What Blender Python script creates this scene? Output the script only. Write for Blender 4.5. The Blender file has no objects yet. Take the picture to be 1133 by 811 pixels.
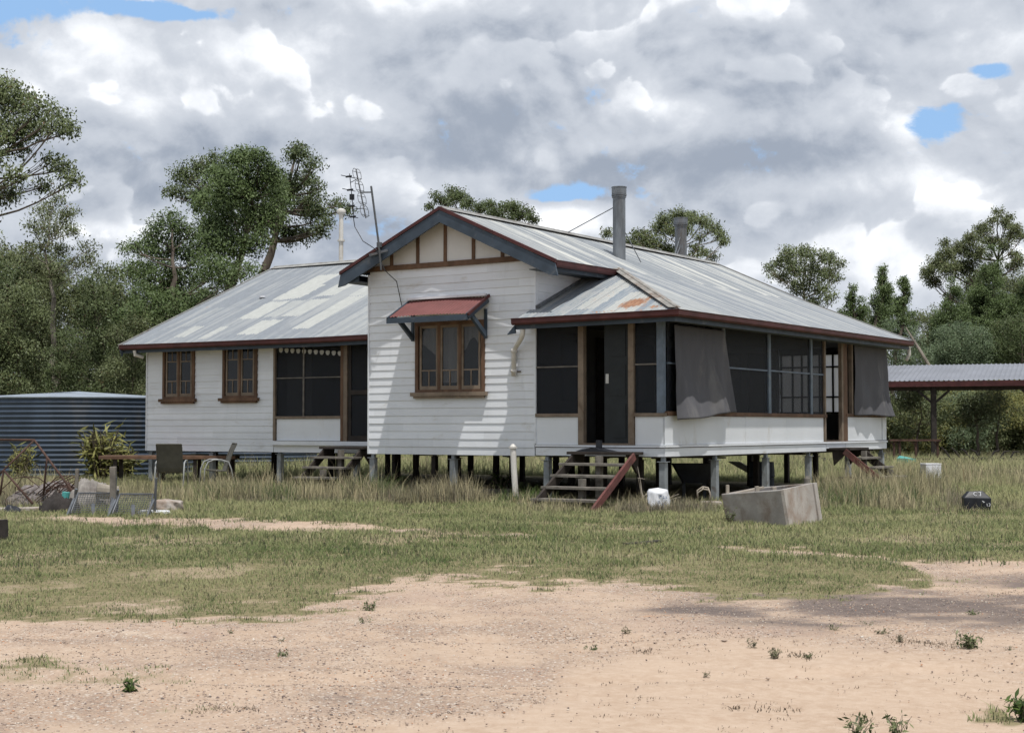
import bpy, bmesh, math, random
import numpy as np

# ------------------------------------------------------------------ camera, sky, sun, exposure
S = bpy.context.scene
R = math.radians
F_PX, CX, CY, PITCH, EYE = 1640.0, 566.5, 405.5, math.atan(67.5/1640), 1.38
cam_d = bpy.data.cameras.new("camera")
cam = bpy.data.objects.new("camera", cam_d)
S.collection.objects.link(cam)
cam.location = (0, 0, EYE)
cam.rotation_euler = (math.pi/2+PITCH, 0, 0)
cam_d.sensor_width = 36
cam_d.lens = 36*F_PX/1133
cam_d.clip_end = 3000
S.camera = cam
S.render.resolution_x, S.render.resolution_y = 1024, 732
S.view_settings.view_transform = 'Standard'
S.view_settings.look = 'None'
S.view_settings.exposure = 0.34
S.view_settings.gamma = 1
S.cycles.adaptive_threshold = .02
S.cycles.max_bounces = 6
S.cycles.diffuse_bounces = 3
S.cycles.glossy_bounces = 2
S.cycles.transmission_bounces = 3
S.cycles.transparent_max_bounces = 10

SUN_DIR = (0.131, -0.327, 1.0)            # towards the sun: high, behind the camera, a little right
sd = bpy.data.lights.new("sun", 'SUN')
sd.energy = 3.0
sd.angle = R(0.55)
sd.color = (1.0, 0.965, 0.91)
sun = bpy.data.objects.new("sun", sd)
S.collection.objects.link(sun)
_h = math.hypot(SUN_DIR[0], SUN_DIR[1])
SUN_EL, SUN_AZ = math.atan2(SUN_DIR[2], _h), math.atan2(SUN_DIR[0], SUN_DIR[1])
sun.rotation_euler = (math.pi/2-SUN_EL, 0, math.pi-SUN_AZ)
sun.location = (0, -10, 40)

world = bpy.data.worlds.new("World")
S.world = world
world.use_nodes = True
world.cycles.sampling_method = 'MANUAL'
world.cycles.sample_map_resolution = 256


class NT:
    """short-hand for building node trees"""
    def __init__(s, nt):
        s.nt = nt
        s.nt.nodes.clear()

    def n(s, kind, **kw):
        nd = s.nt.nodes.new(kind)
        for k, v in kw.items():
            setattr(nd, k, v)
        return nd

    def put(s, sock, v):
        if isinstance(v, bpy.types.NodeSocket):
            s.nt.links.new(v, sock)
        elif v is not None:
            if hasattr(sock.default_value, '__len__') and not hasattr(v, '__len__'):
                v = [v]*len(sock.default_value)
            if hasattr(v, '__len__') and len(sock.default_value) == 4 and len(v) == 3:
                v = tuple(v)+(1,)
            sock.default_value = v

    def m(s, op, a, b=None, c=None, clamp=False):
        nd = s.n('ShaderNodeMath', operation=op, use_clamp=clamp)
        s.put(nd.inputs[0], a)
        if b is not None:
            s.put(nd.inputs[1], b)
        if c is not None:
            s.put(nd.inputs[2], c)
        return nd.outputs[0]

    def mix(s, f, a, b):
        nd = s.n('ShaderNodeMix', data_type='RGBA')
        s.put(nd.inputs[0], f)
        s.put(nd.inputs[6], a)
        s.put(nd.inputs[7], b)
        return nd.outputs[2]

    def ss(s, v, lo, hi, a=0.0, b=1.0):
        nd = s.n('ShaderNodeMapRange', interpolation_type='SMOOTHSTEP')
        s.put(nd.inputs[0], v)
        for i, q in enumerate((lo, hi, a, b)):
            s.put(nd.inputs[1+i], q)
        return nd.outputs[0]

    def noise(s, vec, scale, detail=4, rough=.5, dist=0, out=0):
        nd = s.n('ShaderNodeTexNoise')
        s.put(nd.inputs['Vector'], vec)
        s.put(nd.inputs['Scale'], scale)
        s.put(nd.inputs['Detail'], detail)
        s.put(nd.inputs['Roughness'], rough)
        s.put(nd.inputs['Distortion'], dist)
        return nd.outputs[out]

    def comb(s, x, y, z=0.0):
        nd = s.n('ShaderNodeCombineXYZ')
        for i, q in enumerate((x, y, z)):
            s.put(nd.inputs[i], q)
        return nd.outputs[0]

    def sep(s, v):
        nd = s.n('ShaderNodeSeparateXYZ')
        s.put(nd.inputs[0], v)
        return nd.outputs

    def vm(s, op, a, b):
        nd = s.n('ShaderNodeVectorMath', operation=op)
        s.put(nd.inputs[0], a)
        s.put(nd.inputs[1], b)
        return nd.outputs[0]

    def bump(s, h, strength=.5, dist=.01):
        nd = s.n('ShaderNodeBump')
        s.put(nd.inputs['Height'], h)
        nd.inputs['Strength'].default_value = strength
        nd.inputs['Distance'].default_value = dist
        return nd.outputs[0]


def build_sky():
    t = NT(world.node_tree)
    out = t.n('ShaderNodeOutputWorld')
    bg = t.n('ShaderNodeBackground')
    bg.inputs[1].default_value = 0.115
    t.nt.links.new(bg.outputs[0], out.inputs[0])
    sky = t.n('ShaderNodeTexSky', sky_type='NISHITA')
    sky.sun_disc = False
    sky.sun_elevation = SUN_EL
    sky.sun_rotation = SUN_AZ
    sky.altitude = 300
    d = t.n('ShaderNodeTexCoord').outputs['Generated']
    x, y, z = t.sep(d)[0:3]
    az = t.m('ARCTAN2', x, y)
    el = t.m('ARCSINE', z)

    ae = t.comb(az, el)

    def blobs(lst):
        acc = 0.0
        for px, py, rx, ry, w in lst:       # centre and radii in photograph pixels -> angles of the sky
            a0, e0 = (px-CX)/F_PX, (473-py)/F_PX
            rx, ry = rx/F_PX, ry/F_PX
            q = t.n('ShaderNodeVectorMath', operation='MULTIPLY_ADD')
            t.put(q.inputs[0], ae)
            q.inputs[1].default_value = (1/rx, 1/ry, 0)
            q.inputs[2].default_value = (-a0/rx, -e0/ry, 0)
            dd = t.n('ShaderNodeVectorMath', operation='DOT_PRODUCT')
            t.put(dd.inputs[0], q.outputs[0])
            t.put(dd.inputs[1], q.outputs[0])
            acc = t.m('MULTIPLY_ADD', t.m('POWER', .3679, dd.outputs['Value']), w, acc)
        return acc
    # cloud relief: puffy fractal height compared with itself a little higher up gives lit tops and grey bases
    p = t.comb(az, t.m('MULTIPLY', el, 1.3), 3.7)
    wv = t.vm('SUBTRACT', t.noise(p, 7.0, 3, .5, out=1), (.5, .5, .5))
    sc = t.n('ShaderNodeVectorMath', operation='SCALE')
    t.put(sc.inputs[0], wv)
    sc.inputs[3].default_value = .045
    pw = t.vm('ADD', p, sc.outputs[0])

    def puff(vec):
        vo = t.n('ShaderNodeTexVoronoi', feature='SMOOTH_F1', voronoi_dimensions='2D')
        t.put(vo.inputs['Vector'], vec)
        vo.inputs['Scale'].default_value = 8.5
        vo.inputs['Detail'].default_value = 3
        vo.inputs['Roughness'].default_value = .55
        vo.inputs['Smoothness'].default_value = .35
        return t.m('ADD', t.m('MULTIPLY', t.noise(vec, 3.6, 8, .56), 1.3), t.m('MULTIPLY', vo.outputs['Distance'], -.42))
    h1 = puff(pw)
    h2 = puff(t.vm('ADD', pw, (.004, .024, 0)))
    relief = t.m('MULTIPLY', t.m('SUBTRACT', h1, h2), 1.05)
    n3 = t.noise(pw, 24, 5, .66)
    n4 = t.noise(t.vm('ADD', pw, (.002, .007, 0)), 24, 5, .66)
    relief2 = t.m('MULTIPLY', t.m('SUBTRACT', n3, n4), .48)
    big = t.m('MULTIPLY', t.m('SUBTRACT', t.noise(pw, 3.4, 2, .5), .5), .30)
    tone = blobs([
        (85, 85, 70, 36, .34), (35, 125, 40, 26, .14), (165, 132, 44, 22, .26), (300, 75, 80, 22, .22), (205, 95, 50, 24, .14),
        (160, 12, 70, 14, .16), (430, 20, 90, 20, .22), (365, 45, 40, 16, .14), (620, 243, 62, 20, .50), (560, 12, 70, 12, .10),
        (680, 165, 50, 12, .26), (360, 120, 80, 24, .10), (1000, 200, 60, 26, .26), (1090, 55, 60, 34, .18), (1075, 225, 60, 22, .2),
        (830, 25, 90, 16, .14), (1000, 150, 26, 20, .36), (750, 122, 50, 14, .26), (960, 290, 100, 30, .14), (870, 215, 60, 10, .14),
        (110, 262, 60, 12, .24), (1000, 315, 60, 26, .2), (350, 225, 40, 12, .12),
        (110, 225, 110, 24, -.26), (60, 290, 80, 20, -.12), (370, 262, 120, 30, -.18), (250, 190, 90, 26, -.08),
        (590, 62, 110, 40, -.24), (540, 118, 100, 22, -.14), (900, 92, 150, 28, -.24), (800, 180, 190, 24, -.26),
        (480, 175, 120, 20, -.14), (850, 245, 120, 26, -.18), (150, 30, 60, 6, -.10), (990, 60, 70, 14, -.14),
        (720, 60, 50, 24, -.08)])
    # overlapping billows: a crisp bright top edge that fades to grey further into each billow
    hb_ = t.m('ADD', h1, t.m('MULTIPLY', t.m('SUBTRACT', n3, .5), .085))
    fr = t.m('FRACT', t.m('MULTIPLY', hb_, 4.2))
    rim = t.m('MULTIPLY', t.m('MULTIPLY', t.m('POWER', t.m('SUBTRACT', 1.0, fr), 1.6), t.ss(fr, 0, .16)), t.ss(relief, .01, .13))
    rim = t.m('MULTIPLY', rim, .29)
    v = t.m('ADD', t.m('ADD', t.m('ADD', relief, relief2), t.m('ADD', big, rim)), t.m('MULTIPLY_ADD', tone, 1.2, .45))
    grey = t.mix(t.ss(v, .06, .5), (2.45, 2.8, 3.4), (4.2, 4.5, 5.0))
    cloud = t.mix(t.ss(v, .44, 1.12), grey, (8.0, 8.15, 8.4))
    hole = blobs([(20, 20, 80, 30, 2.2), (190, 33, 70, 10, 1.7), (265, 12, 20, 12, .7), (640, 215, 52, 11, 1.6), (600, 222, 26, 8, .6),
                  (1022, 158, 30, 22, 1.5), (1080, 101, 26, 9, 1.4), (1050, 130, 10, 20, .4), (780, 118, 16, 8, .45),
                  (1048, 248, 40, 8, .75), (700, 150, 20, 5, .3), (520, 22, 16, 6, .3), (395, 315, 60, 20, .5)])
    wild = t.ss(t.noise(p, 4.0, 4, .5), .60, .72, 0, .9)
    wild = t.m('MULTIPLY', wild, t.ss(t.m('ABSOLUTE', az), .42, .55))     # random gaps only outside the photographed patch
    hv = t.m('ADD', t.m('MAXIMUM', hole, wild), t.m('ADD', t.m('ADD', t.m('MULTIPLY', t.m('SUBTRACT', n3, .5), 3.2), t.m('MULTIPLY', t.m('SUBTRACT', t.noise(pw, 13, 4, .55), .5), 1.8)), t.m('MULTIPLY', relief, -1.2)))
    gap = t.ss(hv, .58, 1.2)
    blue = t.mix(.8, sky.outputs[0], (2.3, 3.9, 6.3))
    col = t.mix(gap, cloud, blue)
    low = t.ss(el, -.06, -.02)
    col = t.mix(low, (1.6, 1.5, 1.3), col)
    t.put(bg.inputs[0], col)


build_sky()

# ------------------------------------------------------------------ helpers
rng = np.random.default_rng(7)
random.seed(7)
COL = S.collection


def at(x, y, Y):
    """point on the sight line of photograph pixel (x, y) at distance Y"""
    a, b = x-CX, CY-y
    d = (a, -b*math.sin(PITCH)+F_PX*math.cos(PITCH), b*math.cos(PITCH)+F_PX*math.sin(PITCH))
    k = Y/d[1]
    return (d[0]*k, Y, EYE+d[2]*k)


def tag(o, label=None, cat=None, group=None, kind=None):
    if label: o['label'] = label
    if cat: o['category'] = cat
    if group: o['group'] = group
    if kind: o['kind'] = kind
    return o


def empty(name, loc=(0, 0, 0), rz=0.0, label=None, cat=None, group=None):
    o = bpy.data.objects.new(name, None)
    COL.objects.link(o)
    o.location = loc
    o.rotation_euler = (0, 0, rz)
    o.empty_display_size = .2
    return tag(o, label, cat, group)


def link(name, me, mats, parent=None):
    o = bpy.data.objects.new(name, me)
    COL.objects.link(o)
    for m in (mats if isinstance(mats, (list, tuple)) else [mats]):
        me.materials.append(m)
    if parent is not None:
        o.parent = parent
    return o


def arr_mesh(name, V, Fs, tint=None, uv=None, smooth=False, col=None):
    """V (n,3), Fs (k,m) equal-sized faces"""
    me = bpy.data.meshes.new(name)
    V = np.asarray(V, np.float32)
    Fs = np.asarray(Fs, np.int32)
    k, m = Fs.shape
    me.vertices.add(len(V))
    me.vertices.foreach_set('co', V.ravel())
    me.loops.add(k*m)
    me.loops.foreach_set('vertex_index', Fs.ravel())
    me.polygons.add(k)
    me.polygons.foreach_set('loop_start', np.arange(0, k*m, m, dtype=np.int32))
    me.polygons.foreach_set('loop_total', np.full(k, m, np.int32))
    if smooth:
        me.polygons.foreach_set('use_smooth', np.ones(k, bool))
    me.update(calc_edges=True)
    me.validate()
    if tint is not None:
        a = me.attributes.new('tint', 'FLOAT', 'POINT')
        a.data.foreach_set('value', np.asarray(tint, np.float32))
    if col is not None:
        for nm, arr in col.items():
            a = me.attributes.new(nm, 'FLOAT', 'POINT')
            a.data.foreach_set('value', np.asarray(arr, np.float32))
    if uv is not None:
        l = me.uv_layers.new(name='UVMap')
        l.data.foreach_set('uv', np.asarray(uv, np.float32)[Fs.ravel()].ravel())
    return me


class MB:
    """collects boxes, bars and tubes; build() links them as ONE mesh"""
    def __init__(s):
        s.v, s.f, s.pieces = [], [], []

    def add(s, vs, fs):
        o = len(s.v)
        s.v += [tuple(p) for p in vs]
        s.pieces.append((o, o+len(vs), len(s.f), len(s.f)+len(fs)))
        s.f += [tuple(i+o for i in f) for f in fs]
        return s

    def box(s, x0, x1, y0, y1, z0, z1):
        vs = [(x, y, z) for z in (z0, z1) for y in (y0, y1) for x in (x0, x1)]
        return s.add(vs, [(0, 2, 3, 1), (4, 5, 7, 6), (0, 1, 5, 4), (2, 6, 7, 3), (0, 4, 6, 2), (1, 3, 7, 5)])

    def hexa(s, bot, top):
        """two quads (same order) joined"""
        return s.add(list(bot)+list(top), [(0, 1, 2, 3), (4, 5, 6, 7), (0, 1, 5, 4), (1, 2, 6, 5), (2, 3, 7, 6), (3, 0, 4, 7)])

    def bar(s, a, b, w, h, up=(0, 0, 1)):
        """rectangular bar from a to b, w across, h along up"""
        a, b, up = np.array(a, float), np.array(b, float), np.array(up, float)
        d = b-a
        d /= np.linalg.norm(d)
        sx = np.cross(d, up)
        if np.linalg.norm(sx) < 1e-6:
            sx = np.cross(d, (1, 0, 0))
        sx /= np.linalg.norm(sx)
        uz = np.cross(sx, d)
        q = [(-1, -1), (1, -1), (1, 1), (-1, 1)]
        return s.hexa([a+sx*w/2*i+uz*h/2*j for i, j in q], [b+sx*w/2*i+uz*h/2*j for i, j in q])

    def tube(s, pts, r, n=8, caps=True):
        pts = [np.array(p, float) for p in pts]
        rs = r if hasattr(r, '__len__') else [r]*len(pts)
        rings = []
        prev = None
        for i, p in enumerate(pts):
            d = pts[min(i+1, len(pts)-1)]-pts[max(i-1, 0)]
            d = d/(np.linalg.norm(d)+1e-9)
            ref = np.array((0, 0, 1.)) if prev is None and abs(d[2]) < .9 else (np.array((1., 0, 0)) if prev is None else prev)
            a = ref-d*np.dot(ref, d)
            a /= (np.linalg.norm(a)+1e-9)
            prev = a
            b = np.cross(d, a)
            rings.append([p+rs[i]*(a*math.cos(t)+b*math.sin(t)) for t in np.arange(n)*2*math.pi/n])
        vs = [q for g in rings for q in g]
        fs = []
        for i in range(len(pts)-1):
            for j in range(n):
                fs.append((i*n+j, i*n+(j+1) % n, (i+1)*n+(j+1) % n, (i+1)*n+j))
        if caps:
            fs.append(tuple(range(n-1, -1, -1)))
            fs.append(tuple((len(pts)-1)*n+j for j in range(n)))
        return s.add(vs, fs)

    def prism(s, poly, ax, a0, a1):
        """poly of 2-D points extruded along axis ax ('x','y','z') from a0 to a1"""
        def P(q, a):
            return {'x': (a, q[0], q[1]), 'y': (q[0], a, q[1]), 'z': (q[0], q[1], a)}[ax]
        n = len(poly)
        vs = [P(q, a0) for q in poly]+[P(q, a1) for q in poly]
        fs = [tuple(range(n)), tuple(range(2*n-1, n-1, -1))]+[(i, (i+1) % n, n+(i+1) % n, n+i) for i in range(n)]
        return s.add(vs, fs)

    def sweep(s, prof, path, outs):
        """profile [(out, z)] along path; outs = horizontal outward vector per point (mitred)"""
        n = len(prof)
        vs = [(p[0]+o[0]*q[0], p[1]+o[1]*q[0], p[2]+q[1]) for p, o in zip(path, outs) for q in prof]
        fs = [(i*n+j, i*n+(j+1) % n, (i+1)*n+(j+1) % n, (i+1)*n+j) for i in range(len(path)-1) for j in range(n)]
        fs += [tuple(range(n)), tuple((len(path)-1)*n+j for j in range(n))]
        return s.add(vs, fs)

    def build_each(s, name, mat, parent=None, bevel=0.0):
        """one object per collected piece"""
        for v0, v1, f0, f1 in s.pieces:
            q = MB()
            q.v = s.v[v0:v1]
            q.f = [tuple(i-v0 for i in f) for f in s.f[f0:f1]]
            q.build(name, mat, parent, bevel)

    def build(s, name, mat, parent=None, bevel=0.0, smooth=False, jitter=0.0):
        me = bpy.data.meshes.new(name)
        me.from_pydata([tuple(float(c) for c in p) for p in s.v], [], s.f)
        bm = bmesh.new()
        bm.from_mesh(me)
        bmesh.ops.recalc_face_normals(bm, faces=bm.faces)
        bm.to_mesh(me)
        bm.free()
        if smooth:
            me.polygons.foreach_set('use_smooth', np.ones(len(me.polygons), bool))
        o = link(name, me, mat, parent)
        if bevel:
            md = o.modifiers.new('bevel', 'BEVEL')
            md.width = bevel
            md.segments = 2
            md.limit_method = 'ANGLE'
        return o


def vnoise(x, y, seed=0):
    """cheap 2-D value noise in numpy, 0..1"""
    xi, yi = np.floor(x).astype(np.int64), np.floor(y).astype(np.int64)
    fx, fy = x-xi, y-yi
    fx, fy = fx*fx*(3-2*fx), fy*fy*(3-2*fy)

    def h(a, b):
        k = (a*374761393+b*668265263+seed*2147483+1274126177) & 0xffffffff
        k = ((k ^ (k >> 13))*1274126177) & 0xffffffff
        return ((k ^ (k >> 16)) & 0xffff)/65535.0
    return (h(xi, yi)*(1-fx)+h(xi+1, yi)*fx)*(1-fy)+(h(xi, yi+1)*(1-fx)+h(xi+1, yi+1)*fx)*fy


def fbm(x, y, seed=0, o=4):
    s, a, t = 0, .5, 0
    for i in range(o):
        s = s+a*vnoise(x*2**i, y*2**i, seed+i*17)
        t += a
        a *= .5
    return s/t


# ------------------------------------------------------------------ materials
def material(name):
    m = bpy.data.materials.new(name)
    m.use_nodes = True
    t = NT(m.node_tree)
    out = t.n('ShaderNodeOutputMaterial')
    b = t.n('ShaderNodeBsdfPrincipled')
    t.nt.links.new(b.outputs[0], out.inputs[0])
    return m, t, b, out


def simple(name, base, rough=.7, var=.18, scale=3.0, dirt=None, dirt_amt=.3, metal=0.0, bump=.0, stretch=(1, 1, 1), spec=.3):
    """painted / raw surface: colour with blotches, optional dirt colour, fine bump"""
    m, t, b, out = material(name)
    co = t.n('ShaderNodeTexCoord').outputs['Object']
    mp = t.n('ShaderNodeMapping')
    t.put(mp.inputs[0], co)
    mp.inputs['Scale'].default_value = stretch
    v = mp.outputs[0]
    n = t.noise(v, scale, 6, .6)
    dark = tuple(c*(1-var) for c in base)
    light = tuple(min(1, c*(1+var)) for c in base)
    c = t.mix(t.ss(n, .3, .7), dark, light)
    if dirt:
        n2 = t.noise(v, scale*.37+1.1, 7, .65, .4)
        c = t.mix(t.ss(n2, .62-dirt_amt*.4, .80-dirt_amt*.25, 0, .85), c, dirt)
    t.put(b.inputs['Base Color'], c)
    b.inputs['Roughness'].default_value = rough
    b.inputs['Metallic'].default_value = metal
    b.inputs['Specular IOR Level'].default_value = spec
    if bump:
        t.put(b.inputs['Normal'], t.bump(t.noise(v, scale*12, 4, .6), bump, .01))
    return m


M = {}
M['white'] = simple('white_paint', (.715, .74, .775), .55, .04, 1.2, (.50, .48, .44), .12, bump=.1, stretch=(1, 1, 2.2))
M['white_panel'] = simple('white_sheet_paint', (.68, .705, .735), .5, .04, 1.0, (.50, .47, .42), .12, stretch=(1, 1, .5))
M['cream'] = simple('cream_gable_paint', (.62, .61, .59), .6, .05, 2)
M['blue'] = simple('slate_blue_paint', (.046, .064, .088), .55, .2, 3, (.14, .15, .16), .22)
M['red'] = simple('oxide_red_paint', (.070, .022, .022), .55, .25, 4, (.05, .02, .02), .2)
M['hood_red'] = simple('faded_red_paint', (.165, .064, .061), .55, .12, 3, (.2, .06, .05), .2)
M['brown'] = simple('weathered_brown_timber', (.135, .078, .048), .75, .3, 5, (.07, .045, .03), .3, bump=.3, stretch=(1, 1, .4))
M['tan'] = simple('tan_paint', (.20, .155, .115), .7, .2, 4, (.12, .08, .05), .25, bump=.2)
M['bluegrey'] = simple('blue_grey_post_paint', (.135, .17, .215), .6, .2, 4, (.25, .26, .27), .25)
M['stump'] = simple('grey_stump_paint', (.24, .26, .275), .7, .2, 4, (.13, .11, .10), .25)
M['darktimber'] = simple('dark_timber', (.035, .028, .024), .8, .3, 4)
M['greytimber'] = simple('silvered_timber', (.17, .155, .135), .85, .3, 6, (.08, .07, .06), .3, bump=.4)
M['soffit'] = simple('soffit_paint', (.10, .115, .13), .7, .15, 3)
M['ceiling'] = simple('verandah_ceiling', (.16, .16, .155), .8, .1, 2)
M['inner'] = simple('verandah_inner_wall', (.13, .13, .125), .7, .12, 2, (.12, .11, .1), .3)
M['floor'] = simple('floorboards', (.08, .055, .04), .7, .2, 4)
M['rust'] = simple('rusty_iron', (.075, .042, .032), .8, .35, 6, (.05, .03, .025), .35, bump=.3)
M['pvc'] = simple('white_pipe', (.62, .60, .56), .4, .06, 3, (.4, .35, .28), .25)
M['ridge'] = simple('weathered_capping', (.30, .30, .29), .6, .2, 4, (.15, .11, .09), .3)
M['galv_pipe'] = simple('galvanised_flue', (.17, .185, .20), .45, .3, 5, (.10, .085, .075), .35, metal=.35, stretch=(1, 1, .3))
M['wire'] = simple('steel_wire', (.10, .105, .11), .5, .2, 6, metal=.4)
M['greymetal'] = simple('grey_steel', (.125, .135, .15), .5, .2, 6, (.12, .09, .07), .3, metal=.3)
M['black'] = simple('black_plastic', (.018, .02, .026), .45, .3, 6)
M['concrete'] = simple('old_concrete', (.315, .30, .285), .9, .18, 3.0, (.17, .125, .095), .5, bump=.5)
M['concrete_pale'] = simple('pale_concrete', (.40, .37, .34), .9, .14, 3.0, (.27, .20, .155), .5, bump=.5)
M['sack'] = simple('white_sack', (.66, .67, .70), .6, .08, 6, (.35, .36, .42), .2)
M['cloth'] = simple('grey_shade_cloth', (.098, .098, .108), .9, .1, 2, (.17, .165, .165), .25, stretch=(1, 1, .4))
M['sling'] = simple('dark_sling_fabric', (.095, .092, .08), .8, .15, 6)
M['greyarm'] = simple('pale_grey_tube', (.30, .31, .31), .5, .1, 6)
M['turq'] = simple('turquoise_plastic', (.09, .36, .34), .5, .15, 6)
M['char'] = simple('charred_wood', (.035, .03, .028), .9, .3, 6, bump=.5)
M['net'] = simple('old_netting', (.17, .15, .145), .95, .3, 9, (.09, .08, .075), .35, bump=.6)
M['bark'] = simple('eucalypt_bark', (.13, .105, .085), .9, .35, 4, (.05, .04, .035), .4, bump=.5, stretch=(1, 1, .3))
M['palebark'] = simple('pale_bark', (.27, .24, .20), .85, .3, 4, (.12, .10, .08), .35, bump=.3, stretch=(1, 1, .3))
M['deadwood'] = simple('bleached_dead_wood', (.33, .29, .24), .85, .2, 6)
M['blind_white'] = simple('white_valance', (.50, .50, .48), .7, .1, 6)


def board_tones(m):
    """every weatherboard has weathered a little differently"""
    nt = m.node_tree
    b = next(n for n in nt.nodes if n.type == 'BSDF_PRINCIPLED')
    src = b.inputs['Base Color'].links[0].from_socket
    t = NT.__new__(NT)
    t.nt = nt
    co = t.n('ShaderNodeTexCoord').outputs['Object']
    x, y, z = t.sep(co)[0:3]
    row = t.m('FLOOR', t.m('DIVIDE', t.m('SUBTRACT', z, .86), .15))
    seg = t.m('FLOOR', t.m('ADD', t.m('DIVIDE', x, 3.1), t.m('MULTIPLY', row, .618)))
    wn = t.n('ShaderNodeTexWhiteNoise', noise_dimensions='2D')
    t.put(wn.inputs['Vector'], t.comb(row, seg))
    grime = t.ss(t.noise(t.comb(t.m('MULTIPLY', x, 5.0), t.m('MULTIPLY', z, .7), y), 1.0, 5, .6), .54, .78, 0, .10)
    low = t.m('MULTIPLY', t.ss(z, 1.4, .8), .12)
    k = t.m('SUBTRACT', t.ss(wn.outputs['Value'], 0, 1, .93, 1.03), t.m('ADD', grime, t.m('MULTIPLY', low, t.noise(co, 3.0, 5, .6))))
    c = t.n('ShaderNodeVectorMath', operation='SCALE')
    t.put(c.inputs[0], src)
    t.put(c.inputs[3], k)
    t.put(b.inputs['Base Color'], c.outputs[0])


board_tones(M['white'])


def screen_mat():
    m, t, b, out = material('insect_screen')
    b.inputs['Base Color'].default_value = (.009, .012, .018, 1)
    b.inputs['Roughness'].default_value = .75
    tr = t.n('ShaderNodeBsdfTransparent')
    mx = t.n('ShaderNodeMixShader')
    mx.inputs[0].default_value = .56
    t.nt.links.new(tr.outputs[0], mx.inputs[1])
    t.nt.links.new(b.outputs[0], mx.inputs[2])
    t.nt.links.new(mx.outputs[0], out.inputs[0])
    return m


def glass_mat():
    m, t, b, out = material('old_window_glass')
    b.inputs['Base Color'].default_value = (.03, .034, .038, 1)
    b.inputs['Roughness'].default_value = .09
    b.inputs['Specular IOR Level'].default_value = .5
    tr = t.n('ShaderNodeBsdfTransparent')
    mx = t.n('ShaderNodeMixShader')
    mx.inputs[0].default_value = .45
    t.nt.links.new(tr.outputs[0], mx.inputs[1])
    t.nt.links.new(b.outputs[0], mx.inputs[2])
    t.nt.links.new(mx.outputs[0], out.inputs[0])
    return m


def frosted_mat():
    m, t, b, out = material('frosted_pane')
    b.inputs['Base Color'].default_value = (.8, .82, .85, 1)
    b.inputs['Roughness'].default_value = .4
    tl = t.n('ShaderNodeBsdfTranslucent')
    tl.inputs[0].default_value = (.9, .9, .92, 1)
    mx = t.n('ShaderNodeMixShader')
    mx.inputs[0].default_value = .75
    t.nt.links.new(b.outputs[0], mx.inputs[1])
    t.nt.links.new(tl.outputs[0], mx.inputs[2])
    t.nt.links.new(mx.outputs[0], out.inputs[0])
    return m


M['screen'], M['glass'], M['frosted'] = screen_mat(), glass_mat(), frosted_mat()


def curtain_mat():
    m, t, b, out = material('lace_curtain')
    b.inputs['Base Color'].default_value = (.75, .76, .76, 1)
    b.inputs['Roughness'].default_value = .9
    return m


M['curtain'] = curtain_mat()


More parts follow.
